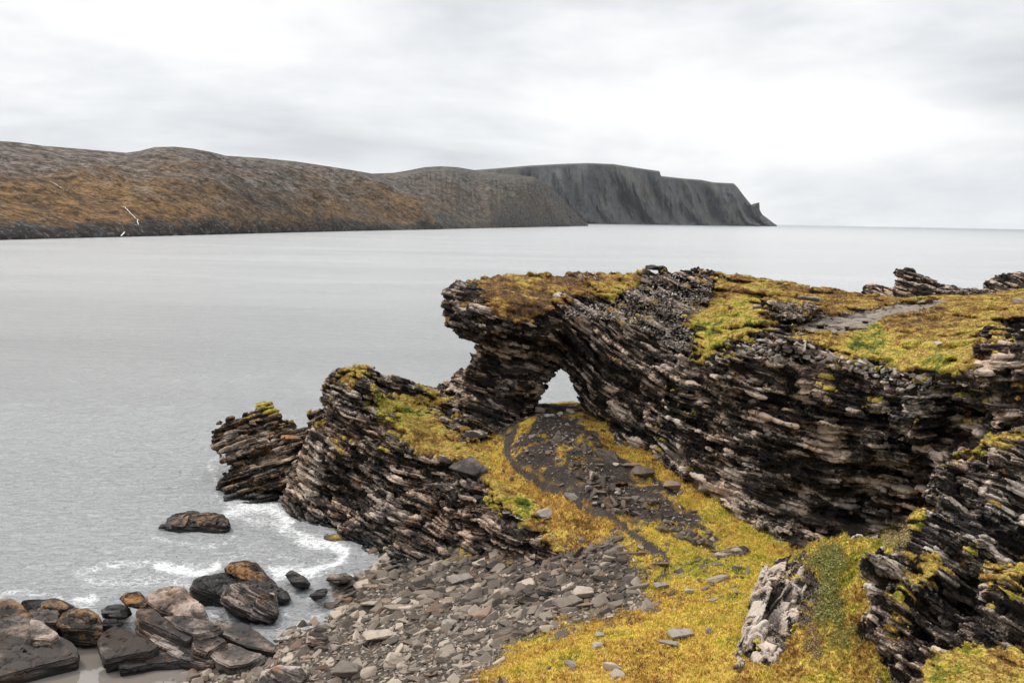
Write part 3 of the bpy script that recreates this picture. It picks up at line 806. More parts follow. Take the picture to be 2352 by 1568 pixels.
slab('shore_rock', ROCK_SHORE, [(696,1478),(704,1450),(725,1436),(745,1442),(756,1470),(740,1490),(706,1492)], 53.8, .9, 'brown split rock where the cove water meets the shingle', 'rock', sd=90)
slab('beach_outcrop', ROCK_HEAD, [(1172,1400),(1185,1374),(1215,1352),(1250,1346),(1275,1352),(1268,1380),(1235,1404),(1200,1424),(1176,1424)], 56.6, 2.2, 'dark craggy outcrop rising from the middle of the shingle', 'rock outcrop', sd=91, rough=2.2, thick=2)
slab('pale_slab', ROCK_FRONT, [(1056,1008),(1070,994),(1100,982),(1122,990),(1120,1002),(1090,1012),(1060,1018)], 82.2, 1.6, 'pale flat slab at the foot of the left leg of the gateway', 'slab rock', sd=93, thick=1.4, zmin=3, rough=.6)
slab('pale_boulder', ROCK_FRONT, [(1222,1062),(1232,1046),(1258,1034),(1274,1040),(1270,1060),(1244,1074),(1228,1074)], 76.6, 1.2, 'pale faceted boulder beside the footpath below the gateway', 'boulder', sd=94, thick=1.4, zmin=3, rough=.6)
slab('wall_foot_boulder', ROCK_SHORE, [(1628,1290),(1640,1270),(1672,1258),(1710,1252),(1722,1262),(1694,1288),(1650,1298)], 60.8, 1.0, 'smooth grey boulder at the foot of the dark wall', 'boulder', sd=98, thick=1.5, zmin=2, rough=.5)


def plate_mesh(name, mat, pts, zc, sx, sy, thick, seed, rough=.06, cut=.28):
    P = np.array(pts, float); c = P.mean(0)
    C0 = atZ(c[0], c[1], zc)
    d = ray(P[:, 0], P[:, 1])
    t = (C0[2] - CAMZ - sx * C0[0] - sy * C0[1]) / (d[:, 2] - sx * d[:, 0] - sy * d[:, 1])
    top = CAM + d * t[:, None]
    nrm = np.array([-sx, -sy, 1.0]); nrm /= np.linalg.norm(nrm)
    bm = bmesh.new()
    vt = [bm.verts.new(p) for p in top]; f = bm.faces.new(vt)
    ex = bmesh.ops.extrude_face_region(bm, geom=[f])
    vs = [g for g in ex['geom'] if isinstance(g, bmesh.types.BMVert)]
    for v in vs: v.co -= Vector(nrm * thick)
    bmesh.ops.recalc_face_normals(bm, faces=bm.faces)
    bmesh.ops.bevel(bm, geom=list(bm.edges), offset=.07, segments=2, affect='EDGES', clamp_overlap=True)
    bmesh.ops.triangulate(bm, faces=bm.faces)
    for _ in range(6):
        long = [e for e in bm.edges if e.calc_length() > cut]
        if not long: break
        bmesh.ops.subdivide_edges(bm, edges=long, cuts=1)
        bmesh.ops.triangulate(bm, faces=[f for f in bm.faces if len(f.verts) > 3])
    bm.normal_update()
    V = np.array([v.co[:] for v in bm.verts]); N = np.array([v.normal[:] for v in bm.verts])
    x, y, z = (V[:, i].astype(F32) for i in range(3))
    L = (V @ nrm).astype(F32)
    dd = (fbm(x / 1.1, y / 1.1, z / 1.1, 3, seed) - .5) * rough * 2.2
    kk = np.floor(L / .17)
    side = np.clip(1 - np.abs(N @ nrm), 0, 1)
    dd += side * ((vnoise(x / 1.2, y / 1.2, kk * 3.7, seed + 1) - .5) * .34)
    f1, f2, idr = worley(x / 1.5, y / .9, L * .3, seed + 2)
    dd += (1 - side) * ((idr - .5) * .13 - np.exp(-((f2 - f1) / .07) ** 2) * .10)
    V = V + N * dd[:, None]
    F = np.array([[v.index for v in f.verts] for f in bm.faces]); bm.free()
    blk = np.full(len(V), (TAB[seed & 65535, 0] - .5) * .5) + (idr - .5) * .35
    return mesh_from(name, V, F, dict(lay=np.stack([x, y, L], 1), blk=blk), False, mat)


def zb2(P): return [(183.8 + a * .2737, 1139.3 + b_ * .2737) for a, b_ in P]
def zb1(P): return [(a * .2737, 1139.3 + b_ * .2737) for a, b_ in P]


def plates(name, label, cat, part, items, base):
    e = bpy.data.objects.new(name, None); COL.objects.link(e)
    e['label'] = label; e['category'] = cat; e.location = tuple(base)
    for k, (mat, pts, zc, sx, sy, th) in enumerate(items):
        me = plate_mesh(part, mat, pts, zc, sx, sy, th, 900 + k * 17 + len(name))
        me.transform(Matrix.Translation(-Vector(base)))
        ROCKS[name + str(k)] = (np.array([v.co[:] for v in me.vertices]) + np.array(base), None)
        link(part, me, e)
    return e


S_ = ROCK_SHORE
plates('bedded_slab', 'broad grey rock of tilted overlapping beds between tide pool and cove', 'bedded rock', 'rock_bed', [
    (S_, zb2([(540,830),(640,775),(790,740),(880,760),(930,810),(1010,890),(1070,980),(1090,1040),(900,1010),(800,1005),(640,940),(560,885)]), 2.3, -.10, .20, 2.0),
    (S_, zb2([(680,1000),(860,1000),(1100,1030),(1205,1100),(1130,1130),(980,1165),(850,1115)]), 1.75, -.10, .14, 1.6),
    (S_, zb2([(465,960),(545,870),(620,930),(690,1005),(860,1120),(965,1172),(900,1222),(760,1150),(600,1080),(500,1040)]), 1.85, -.12, .16, 1.7),
    (S_, zb2([(500,1050),(600,1085),(760,1158),(890,1222),(820,1254),(640,1172),(560,1135),(505,1090)]), 1.35, -.12, .16, 1.3),
    (S_, zb2([(530,1130),(640,1175),(820,1258),(960,1330),(900,1335),(760,1280),(620,1215)]), .95, -.10, .12, 1.0),
    (S_, zb2([(930,1195),(1120,1140),(1240,1205),(1070,1315),(960,1275)]), 1.25, -.08, .10, 1.2),
    (S_, zb2([(820,1255),(900,1225),(960,1280),(1080,1330),(1130,1390),(1000,1370),(900,1310)]), .9, -.08, .10, 1.0),
    (S_, zb2([(1080,1312),(1250,1225),(1420,1280),(1560,1330),(1420,1400),(1260,1430),(1150,1380)]), .85, -.05, .08, 1.0),
    (S_, zb2([(1140,1030),(1240,1050),(1380,1062),(1530,1160),(1650,1240),(1640,1300),(1420,1262),(1250,1185),(1120,1130)]), 1.05, -.08, .10, 1.3)],
    (-17, 55, .5))
plates('pool_block', 'big smooth tan block leaning over the tide pool', 'boulder', 'rock_bed', [
    (S_, zb1([(812,1200),(868,1125),(960,1078),(1030,1092),(1130,1140),(1250,1200),(1330,1255),(1270,1300),(1060,1335),(872,1378),(840,1290)]), 1.35, -.10, .22, .75),
    (ROCK_DARK, zb1([(880,1290),(960,1250),(1100,1270),(1040,1330),(1000,1400),(900,1430)]), .55, 0, .05, .8)],
    (-20, 51, .2))
plates('low_ledge', 'low flat ledge running right from under the big tan block beside the tide pool', 'rock ledge', 'rock_bed', [
    (S_, zb1([(1000,1395),(1130,1340),(1280,1290),(1440,1280),(1640,1340),(1600,1375),(1420,1392),(1280,1400),(1180,1425),(1010,1450)]), .62, -.03, .05, .7),
    (S_, zb1([(1380,1290),(1560,1280),(1700,1340),(1780,1400),(1660,1400),(1500,1360)]), .72, -.03, .05, .7)],
    (-17, 50.5, .1))
plates('foreshore_slab', 'wide brown foreshore slab sloping into the tide pool at the lower left corner', 'shore slab', 'rock_bed', [
    (S_, zb1([(-300,1000),(0,985),(250,1010),(330,1060),(480,1160),(620,1222),(662,1290),(650,1345),(480,1385),(280,1430),(0,1515),(-300,1600)]), 1.15, -.07, .07, 1.4),
    (ROCK_RUST, zb1([(-250,880),(0,868),(95,862),(185,905),(255,975),(240,1020),(0,1000),(-250,1040)]), 1.75, -.12, .10, 1.0),
    (S_, zb1([(235,955),(350,930),(480,925),(500,1000),(480,1062),(380,1060),(260,1012)]), 1.25, -.05, .06, 1.2),
    (S_, zb1([(250,1020),(360,1050),(490,1160),(440,1200),(250,1190)]), 1.55, -.08, .10, .6)],
    (-27, 54, .4))
plates('ledge_rock', 'dark brown ledge with a rusty crown beyond the banded boulder', 'rock ledge', 'rock_bed', [
    (ROCK_DARK, zb1([(180,870),(330,850),(470,850),(600,905),(730,960),(780,1010),(740,1040),(600,1010),(480,960),(300,950)]), 1.0, -.08, .10, 1.2),
    (ROCK_RUST, zb1([(340,880),(410,852),(500,862),(590,915),(560,950),(440,940),(350,925)]), 1.45, -.10, .10, .6)],
    (-26, 59, .3))


# ------------------------------------------------------------------ ground
def tps_xy(pts, X, Y):
    C = np.array(pts, float)
    return tps(np.c_[C[:, 0] * 6, C[:, 1] * 6, C[:, 2]], X * 6, Y * 6, .002)


g_z = [(760,1400,.1),(650,1470,.05),(690,1540,.7),(430,1600,.35),(800,1330,.05),(900,1325,.6),(1000,1335,1.1),(1200,1335,2.0),(1320,1335,2.7),(1000,1500,1.7),(1200,1450,2.3),(1200,1560,2.7),(1400,1400,3.0),
       (1400,1560,3.5),(1560,1300,3.9),(1600,1400,4.2),(1600,1560,4.5),(1700,1300,4.1),(1740,1285,4.1),(1700,1500,4.9),(1480,1230,4.5),(1400,1190,4.9),(1300,1150,5.5),(1370,1260,3.9),(1170,1040,7.0),(1220,965,8.2),(1310,970,8.0),(1300,1060,6.8),(1400,1110,5.6),
       (500,1400,-1.0),(600,1250,-1.5),(200,1300,-2),(300,1510,-.35),(150,1560,-.3),(350,1560,-.3),(0,1568,.1),(600,1568,.5),(850,1568,1.2),(560,1480,-.2),(700,1420,-.7),(720,1300,-1.2),(620,1180,-1.6),(480,1100,-2.2),(1500,1700,4.5),(1200,1750,3.4),(800,1750,1.8),(400,1750,.6),(0,1750,.3)]
g_pts = [tuple(atZ(a, b_, c)) for a, b_, c in g_z]
g_pts += [tuple(atY(1000,1200,75)*[1,1,0]+[0,0,1.2]), tuple(atY(1180,1250,69.5)*[1,1,0]+[0,0,2.2]), tuple(atY(900,1230,74)*[1,1,0]+[0,0,.3]), tuple(atY(800,1230,79)*[1,1,0]+[0,0,-1]), tuple(atY(1090,1180,75.5)*[1,1,0]+[0,0,3.0]), tuple(atY(1050,1060,81)*[1,1,0]+[0,0,4.2]), tuple(atY(700,1200,82)*[1,1,0]+[0,0,-1.5]), tuple(atY(1280,1270,66)*[1,1,0]+[0,0,2.3]), tuple(atY(1240,1230,68.5)*[1,1,0]+[0,0,2.6]), tuple(atY(1180,1200,71)*[1,1,0]+[0,0,3.0]), tuple(atY(1000,1100,80)*[1,1,0]+[0,0,2.5])]
g_pts += [(-14, 76, 0.5), (-10, 80, 2.0), (-6, 84, 4), (-9, 88, 2), (-22, 95, -3), (0, 92, 7.0), (5, 92, 7.6), (4, 97, 7.0), (3, 103, 5.0), (2, 112, -1), (-12, 105, -3), (25, 80, 5), (30, 100, 5), (40, 70, 5), (20, 66, 4), (30, 58, 5), (-60, 60, -2), (-60, 110, -4),
          (12, 36, 5.5), (22, 38, 6), (30, 45, 6), (0, 34, 4.0), (-20, 36, 1.2)]
g_pts = [p for p in g_pts if True]
gxs = np.arange(-48, 44, .20); gys = np.arange(30, 118, .20)
GXX, GYY = np.meshgrid(gxs, gys)
GZZ = tps_xy(g_pts, GXX, GYY)
GZZ = np.clip(GZZ, -3.5, 9.5)
sh_px, sh_py = proj(GXX.astype(F32), GYY.astype(F32), GZZ.astype(F32))
slope_z = sstep(1310, 1150, sh_py) * sstep(900, 960, sh_py)
GZZ += (fbm(GXX / 3, GYY / 3, GXX * 0, 3, 201) - .5) * (.35 + .9 * slope_z) + (fbm(GXX / .8, GYY / .8, GXX * 0, 3, 202) - .5) * (.18 + .35 * slope_z)
SHINGLE = [(660,1480),(700,1440),(760,1395),(800,1320),(850,1262),(1000,1262),(1200,1278),(1300,1285),(1340,1270),(1400,1235),(1450,1230),(1465,1290),(1470,1370),(1420,1395),(1360,1415),(1300,1440),(1240,1470),(1180,1500),(1150,1540),(1090,1568),(1060,1760),(300,1760),(420,1575),(560,1540),(640,1520)]
PATH = [(1185,985),(1165,1010),(1165,1045),(1185,1075),(1240,1105),(1290,1125),(1330,1150),(1385,1172),(1425,1190),(1460,1235),(1500,1262),(1530,1280),(1530,1310),(1505,1345),(1480,1380),(1440,1430),(1420,1480)]
SOIL = [(1120,985),(1220,930),(1335,930),(1345,1030),(1420,1100),(1500,1160),(1600,1215),(1640,1270),(1560,1225),(1470,1190),(1400,1165),(1330,1140),(1250,1100),(1190,1070),(1150,1010)]


def poly_line_d(px, py, L):
    d = np.full(px.shape, 1e9)
    for (ax, ay), (bx, by) in zip(L[:-1], L[1:]):
        ex, ey = bx - ax, by - ay
        t = np.clip(((px - ax) * ex + (py - ay) * ey) / (ex * ex + ey * ey), 0, 1)
        d = np.minimum(d, np.hypot(px - ax - t * ex, py - ay - t * ey))
    return d


shing = sstep(25, -25, poly_sd(sh_px, sh_py, SHINGLE) + (fbm(GXX / 1.5, GYY / 1.5, GXX * 0, 3, 203) - .5) * 110)
shing = np.maximum(shing, sstep(1060, 1000, sh_px + (fbm(GXX / 1.5, GYY / 1.5, GXX * 0, 3, 209) - .5) * 60) * sstep(1290, 1320, sh_py))
SOIL2 = [(1325,950),(1365,985),(1440,1045),(1530,1110),(1610,1190),(1660,1262),(1560,1225),(1470,1195),(1400,1180),(1345,1130),(1300,1085)]
soil2 = sstep(14, -10, poly_sd(sh_px, sh_py, SOIL2) + (fbm(GXX / 1.1, GYY / 1.1, GXX * 0, 3, 207) - .38) * 150)
soil = sstep(12, -12, poly_sd(sh_px, sh_py, SOIL) + (fbm(GXX / 1.2, GYY / 1.2, GXX * 0, 3, 204) - .5) * 60)
soil = np.maximum(soil * sstep(.30, .42, fbm(GXX / 1.4, GYY / 1.4, GXX * 0, 3, 208)), soil2)
pth = sstep(1390, 1280, sh_py) * sstep(9.5, 4, poly_line_d(sh_px, sh_py, PATH) + (fbm(GXX / .8, GYY / .8, GXX * 0, 2, 205) - .5) * 8) * (sh_py < 1440)
shore_b = sstep(.4, .0, GZZ)
GZZ -= pth * .10
ny_, nx_ = GXX.shape
ii = np.arange(ny_ * nx_).reshape(ny_, nx_)
GQ = np.stack([ii[:-1, :-1], ii[:-1, 1:], ii[1:, 1:], ii[1:, :-1]], -1).reshape(-1, 4)
GV = np.stack([GXX, GYY, GZZ], -1).reshape(-1, 3)
grassm = (1 - shing) * (1 - soil) * (1 - pth) * (1 - shore_b)
ghue = lut(HUEMAP, sh_px + (fbm(GXX / 1.5, GYY / 1.5, GXX * 0, 3, 95) - .5) * 130, sh_py + (fbm(GXX / 1.5, GYY / 1.5, GXX * 0, 3, 96) - .5) * 90)


def ground_z(x, y):
    u = np.clip((x - gxs[0]) / .2, 0, nx_ - 1.01); v = np.clip((y - gys[0]) / .2, 0, ny_ - 1.01)
    i = u.astype(int); j = v.astype(int); a = u - i; b_ = v - j
    return (GZZ[j, i] * (1 - a) + GZZ[j, i + 1] * a) * (1 - b_) + (GZZ[j + 1, i] * (1 - a) + GZZ[j + 1, i + 1] * a) * b_


def ground_s(A, x, y):
    i = np.clip(((x - gxs[0]) / .2).astype(int), 0, nx_ - 1); j = np.clip(((y - gys[0]) / .2).astype(int), 0, ny_ - 1)
    return A[j, i]


def ground_mat():
    m, nt = new_mat('ground_soil'); b = NB(nt)
    geo = b.n('ShaderNodeNewGeometry'); P = geo.outputs['Position']
    gm = b.attr('gm').outputs['Fac']; pm = b.attr('pm').outputs['Fac']; sm = b.attr('sm').outputs['Fac']; hue = b.attr('hue').outputs['Fac']
    n = b.noise(P, 6, 5, .7); n2 = b.noise(P, 1.3, 4, .6)
    soil_c = b.ramp(n, [(.3, (.012, .009, .007)), (.55, (.036, .027, .022)), (.70, (.075, .060, .050)), (.8, (.26, .23, .20))])
    shc = b.ramp(n, [(.3, (.02, .016, .013)), (.6, (.07, .056, .046)), (.8, (.20, .17, .14))])
    gh = b.math('ADD', b.math('MULTIPLY', hue, .25), b.math('ADD', b.math('MULTIPLY', b.math('SUBTRACT', n2, .5), 1.0), .5))
    gc = b.ramp(gh, [(.15, (.18, .08, .02)), (.35, (.36, .19, .035)), (.52, (.52, .36, .06)), (.7, (.36, .30, .03)), (.9, (.11, .14, .018))])
    gc2 = b.mix(b.maprange(n, .42, .6, .55, 0), gc, (.045, .028, .012))
    col = b.mix(gm, soil_c, gc2)
    col = b.mix(sm, col, shc)
    col = b.mix(b.math('MULTIPLY', pm, .85), col, b.ramp(n, [(.35, (.028, .021, .017)), (.7, (.075, .06, .052))]))
    b.principled(col, .9, b.bump(n, .8, .08), .2)
    return m


link('ground', mesh_from('ground', GV, GQ, dict(gm=grassm.ravel(), pm=pth.ravel(), sm=shing.ravel(), hue=ghue.ravel()), True, ground_mat()), kind='structure')

# grass on the valley floor
cand = np.where((grassm.ravel() > .35) & (sh_px.ravel() > 850) & (sh_px.ravel() < 2420) & (sh_py.ravel() > 980) & (sh_py.ravel() < 1640) & (GV[:, 2] > 1.0) & (GV[:, 1] < 86))[0]
wgt = rng.random(len(cand)) < (grassm.ravel()[cand] * (.35 + .9 * fbm(GV[cand, 0] / .9, GV[cand, 1] / .9, GV[cand, 0] * 0, 2, 210)))
cand = cand[wgt]
cp = np.repeat(GV[cand], 4, 0) + np.c_[rng.uniform(-.12, .12, (len(cand) * 4, 2)), np.zeros(len(cand) * 4)]
cp[:, 2] = ground_z(cp[:, 0], cp[:, 1])
ch = np.repeat(ghue.ravel()[cand], 4)
ch = ch + (fbm(cp[:, 0] / 2.4, cp[:, 1] / 2.4, cp[:, 0] * 0, 3, 213) - .5) * 2.2 - .12
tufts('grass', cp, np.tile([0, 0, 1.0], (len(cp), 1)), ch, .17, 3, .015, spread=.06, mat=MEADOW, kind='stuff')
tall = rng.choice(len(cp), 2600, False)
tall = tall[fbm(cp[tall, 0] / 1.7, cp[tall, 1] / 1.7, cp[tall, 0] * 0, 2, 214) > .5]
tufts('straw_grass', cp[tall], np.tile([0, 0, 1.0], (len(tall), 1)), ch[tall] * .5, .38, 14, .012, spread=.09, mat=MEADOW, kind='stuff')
print('grass', len(cp) * 3, 't=%.1f' % (time.time() - T00), flush=True)


# ------------------------------------------------------------------ where the built surfaces are, seen from the survey point
ZS = 3.0
ZN = (int(2800 / ZS), int(1300 / ZS))
ZB = np.full(ZN[0] * ZN[1], np.inf)
ZID = np.zeros(ZN[0] * ZN[1], int)
_rn = ['ground'] + list(ROCKS)
for _k, _nm in enumerate(_rn):
    v_ = GV if _nm == 'ground' else ROCKS[_nm][0]
    a_, b_ = proj(v_[:, 0], v_[:, 1], v_[:, 2])
    i_ = ((a_ + 200) / ZS).astype(int); j_ = ((b_ - 500) / ZS).astype(int)
    ok_ = (i_ >= 0) & (i_ < ZN[0]) & (j_ >= 0) & (j_ < ZN[1])
    if _nm == 'ground': ok_ &= v_[:, 1] < 93
    c_ = i_[ok_] * ZN[1] + j_[ok_]; y_ = v_[ok_, 1]
    new = np.full(len(ZB), np.inf); np.minimum.at(new, c_, y_)
    upd = new < ZB; ZB[upd] = new[upd]; ZID[upd] = _k
ZB = ZB.reshape(ZN)


def surf(vx, vy):
    vx = np.asarray(vx, float); vy = np.asarray(vy, float)
    i = np.clip(((vx + 200) / ZS).astype(int), 1, ZN[0] - 2); j = np.clip(((vy - 500) / ZS).astype(int), 1, ZN[1] - 2)
    Y = np.minimum.reduce([ZB[i, j], ZB[i + 1, j], ZB[i - 1, j], ZB[i, j + 1], ZB[i, j - 1]])
    Y = np.where(np.isfinite(Y), Y, 60)
    return atY(vx, vy, Y)


# ------------------------------------------------------------------ loose stones
def stone_mat(name, dark, light, spread=1.0):
    m, nt = new_mat(name); b = NB(nt)
    geo = b.n('ShaderNodeNewGeometry'); oi = b.n('ShaderNodeObjectInfo'); P = geo.outputs['Position']
    r = b.attr('rnd').outputs['Fac']
    rr = b.math('FRACT', b.math('ADD', r, oi.outputs['Random']))
    n = b.noise(P, 3.5, 5, .7); n2 = b.noise(P, 22, 3, .7)
    t = b.math('ADD', b.math('MULTIPLY', rr, .75 * spread), b.math('MULTIPLY', n, .35))
    col = b.ramp(t, [(.10, dark), (.5, tuple(.55 * a + .30 * c for a, c in zip(dark, light))), (.80, tuple(.65 * c for c in light)), (1.0, light)])
    col = b.mix(b.maprange(b.math('FRACT', b.math('MULTIPLY', rr, 7.3)), .80, .95, 0, .5), col, (.17, .085, .045))
    col = b.mix(b.math('MULTIPLY', b.maprange(n2, .6, .7), .4), col, (.33, .30, .26))
    b.principled(col, .8, b.bump(b.math('ADD', n, b.math('MULTIPLY', n2, .5)), .7, .05), .25)
    return m


STONE = stone_mat('loose_stone', (.038, .028, .021), (.45, .37, .295))
PALE = stone_mat('pale_stone', (.17, .145, .125), (.50, .45, .39), .8)
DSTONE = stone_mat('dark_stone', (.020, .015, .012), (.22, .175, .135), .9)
CHIP = stone_mat('pale_chips', (.16, .14, .12), (.58, .51, .45))
ORANGE = stone_mat('orange_stone', (.20, .09, .03), (.42, .22, .07), .8)


def stone_mesh(seed, ax=(1, .6, .22), n=15, bev=.03, detail=False):
    r = np.random.default_rng(seed)
    bm = bmesh.new()
    p = r.uniform(-1, 1, (n, 3)); p /= (np.abs(p) ** 3.2).sum(1, keepdims=True) ** (1 / 3.2)
    p[:, 2] = np.sign(p[:, 2]) * np.abs(p[:, 2]) ** .6
    p *= np.array(ax) * .5
    for q in p: bm.verts.new(q)
    h = bmesh.ops.convex_hull(bm, input=bm.verts)
    bmesh.ops.delete(bm, geom=[g for g in h['geom_interior'] if isinstance(g, bmesh.types.BMVert)], context='VERTS')
    bmesh.ops.dissolve_limit(bm, angle_limit=R_(14), verts=bm.verts, edges=bm.edges)
    bmesh.ops.bevel(bm, geom=list(bm.edges), offset=bev, segments=1, affect='EDGES', clamp_overlap=True)
    bmesh.ops.triangulate(bm, faces=bm.faces)
    if detail:
        bmesh.ops.subdivide_edges(bm, edges=bm.edges, cuts=3, use_grid_fill=True)
        bm.normal_update()
        V = np.array([v.co[:] for v in bm.verts], F32)
        s = 6.0
        d = (fbm(V[:, 0] * s + seed, V[:, 1] * s, V[:, 2] * s * 3, 3, 9) - .5) * .10
        kk = np.floor(V[:, 2] * 14 + V[:, 0] * 2)
        d += (vnoise(V[:, 0] * 3, V[:, 1] * 3, kk * 3.3, 4) - .5) * .05
        for v, dd in zip(bm.verts, d): v.co += v.normal * float(dd)
        bmesh.ops.triangulate(bm, faces=bm.faces)
    me = bpy.data.meshes.new('stone'); bm.to_mesh(me); bm.free()
    return me


AX = [(1.1, .5, .16), (1, .7, .24), (1.3, .42, .16), (1, .8, .18), (1, .6, .36), (1.4, .38, .22)]
SM = [stone_mesh(300 + i, AX[i % 6]) for i in range(12)]
for me_ in SM: me_.materials.append(STONE)
SMD = [m_.copy() for m_ in SM]
for me_ in SMD: me_.materials.clear(); me_.materials.append(DSTONE)
SMA = []
for me_ in SM:
    co_ = np.empty(len(me_.vertices) * 3, F32); me_.vertices.foreach_get('co', co_)
    tr_ = np.array([p.vertices[:] for p in me_.polygons])
    SMA.append((co_.reshape(-1, 3), tr_))
SMP = [stone_mesh(400 + i, [(1, .6, .3), (1, .75, .45), (1, .5, .22), (1, .85, .55)][i % 4], bev=.05, detail=True) for i in range(8)]


def place_stone(name, vx, vy, wpx, label, cat='stone', mat=None, var=0, rz=.5, tilt=(.1, .1), sink=.3, group=None, sx=1, sz=1):
    p = surf(vx, vy); w = wpx * p[1] / FV
    me = SMP[var % 8].copy(); me.materials.clear(); me.materials.append(mat or PALE)
    o = link(name, me, label=label, cat=cat, group=group)
    o.scale = (w, w * sx, w * sz); o.rotation_euler = (tilt[0], tilt[1], rz)
    o.location = (p[0], p[1] + w * .25, p[2] + w * .12 * sz)
    return o


place_stone('orange_slab', 667, 1014, 60, 'orange flat slab lying on the blocky islet', 'slab rock', ORANGE, 2, .1, sz=.7)
place_stone('low_rock', 376, 1216, 38, 'small black rock touching the left end of the rust topped sea boulder', 'rock', ROCK_DARK, 0, .1)
place_stone('path_boulder', 1311, 1148, 36, 'round pale boulder touching the footpath on the slope', 'boulder', PALE, 1, .3)
place_stone('leaning_slab', 1258, 1196, 76, 'grey leaning slab on the mossy brow above the shingle', 'slab rock', PALE, 6, .5, tilt=(.9, .3), sz=.9)
place_stone('tan_slab', 1075, 1092, 96, 'tan angular slab jutting from the moss on the headland', 'slab rock', ROCK_SHORE, 3, -.5, tilt=(.35, .15), sz=.7)
place_stone('path_stone', 1352, 1128, 34, 'pale upright stone just right of the footpath, above the round pale boulder', 'stone', PALE, 5, 1.2)
place_stone('path_stone', 1368, 1160, 18, 'small white stone lying on the bend of the footpath', 'stone', PALE, 3, .2)
place_stone('slope_stone', 1285, 1060, 30, 'small tan stone on the slope right of the pale faceted boulder', 'stone', PALE, 4, .8)
place_stone('slope_stone', 1210, 1040, 22, 'narrow grey stone on the slope left of the pale faceted boulder', 'stone', PALE, 6, 1.4)
place_stone('slope_stone', 1280, 1018, 40, 'rounded brown stone below the right foot of the gateway', 'stone', STONE, 7, .3)
place_stone('slope_stone', 1265, 960, 34, 'pale block on the sill inside the gateway', 'stone', PALE, 2, .5)
place_stone('slope_stone', 1240, 945, 26, 'white edged stone at the left foot inside the gateway', 'stone', PALE, 5, .2)
place_stone('slope_stone', 1310, 948, 22, 'small white stone at the right foot inside the gateway', 'stone', PALE, 1, .2)
place_stone('scree_stone', 1450, 1078, 60, 'brown slab on the shaded scree under the arch wall', 'slab rock', STONE, 6, .5, sz=.8)
place_stone('scree_stone', 1545, 1125, 46, 'rounded brown stone on the shaded scree, lowest of the bigger ones', 'stone', STONE, 3, .2)
place_stone('meadow_stone', 1570, 1470, 78, 'long pale stone lying in the yellow meadow grass, upper of the two longest', 'stone', PALE, 2, .25, sz=.9)
place_stone('meadow_stone', 1536, 1490, 56, 'blunt pale stone in the meadow grass just below the longest stone', 'stone', PALE, 6, -.2, sz=1.1)
place_stone('meadow_stone', 1375, 1490, 40, 'pale low stone in the meadow grass left of the footpath end', 'stone', PALE, 0, .3)
place_stone('meadow_stone', 1378, 1464, 26, 'round pinkish stone in the meadow grass above the pale low stone', 'stone', PALE, 3, .3)
place_stone('meadow_stone', 1310, 1532, 32, 'flat pinkish stone in the lower meadow near the shingle', 'stone', PALE, 1, .1)
place_stone('meadow_stone', 1405, 1542, 48, 'grey cracked stone in the lowest strip of meadow', 'stone', STONE, 5, .1)
place_stone('meadow_stone', 1628, 1452, 22, 'small round white stone in the meadow under the spur', 'stone', PALE, 7, .1)
place_stone('meadow_stone', 1585, 1362, 34, 'square pale stone in the meadow right of the footpath', 'stone', PALE, 4, .6)
place_stone('meadow_stone', 1640, 1385, 34, 'tilted pale stone in the meadow, rightmost of the upper ones', 'stone', PALE, 6, .9)
place_stone('meadow_stone', 1522, 1352, 46, 'tan stone right beside the footpath where it fades out', 'stone', PALE, 2, .3)
place_stone('meadow_stone', 1650, 1300, 36, 'thin dark stone in green grass at the foot of the arch wall', 'stone', STONE, 2, .2, sz=.6)
place_stone('shingle_boulder', 1340, 1375, 58, 'squarish brown boulder among dark rocks at the top of the shingle', 'boulder', STONE, 3, .3)
place_stone('shingle_boulder', 1430, 1385, 70, 'big dark block where the shingle meets the meadow', 'boulder', STONE, 7, .6, sz=1.1)
place_stone('shingle_boulder', 1310, 1400, 95, 'long pale grey slab slanting across the upper shingle', 'slab rock', STONE, 2, .6, sz=.9)
place_stone('shingle_boulder', 1400, 1290, 46, 'pair marking grey block on the mossy slope above the shingle', 'boulder', STONE, 4, .5)
place_stone('shingle_boulder', 1430, 1270, 44, 'grey leaning stone on the mossy slope below the footpath', 'boulder', STONE, 5, .9)
place_stone('shingle_boulder', 1060, 1345, 80, 'long tan slab at the foot of the headland cliff', 'slab rock', PALE, 2, .5)
place_stone('shingle_boulder', 1025, 1395, 40, 'short standing pale stone in the middle of the shingle', 'stone', PALE, 4, 1.1, sz=1.4)
place_stone('shingle_boulder', 1030, 1440, 46, 'whitish stone beside a wide grey slab in the central shingle', 'stone', PALE, 0, .1)
place_stone('shingle_boulder', 870, 1475, 90, 'long low grey slab at the seaward side of the shingle', 'slab rock', STONE, 2, .35, sz=.8)
place_stone('shingle_boulder', 850, 1400, 60, 'dark block in the shingle next to the cove water', 'boulder', STONE, 6, .3)
place_stone('shingle_boulder', 900, 1530, 60, 'rounded grey boulder low in the shingle near the bottom edge', 'boulder', STONE, 7, .4)
place_stone('shingle_boulder', 790, 1560, 80, 'broad pinkish boulder cut by the bottom edge of the photo', 'boulder', STONE, 3, .1)
place_stone('plateau_stone', 1860, 694, 62, 'lichened grey block on the plateau left of the pale path', 'boulder', PALE, 6, .2, sz=.9)
place_stone('plateau_stone', 1800, 712, 40, 'grey stone in a heap on the plateau left of the lichened block', 'stone', STONE, 1, .4)
place_stone('plateau_stone', 1775, 700, 34, 'dark stone in the same plateau heap, uppermost', 'stone', STONE, 4, .9)
place_stone('plateau_stone', 2345, 700, 40, 'dark stone in golden grass at the right edge of the plateau', 'stone', STONE, 5, .2)
place_stone('plateau_stone', 2168, 795, 40, 'pale stone in green moss low on the plateau slope', 'stone', PALE, 2, .1)
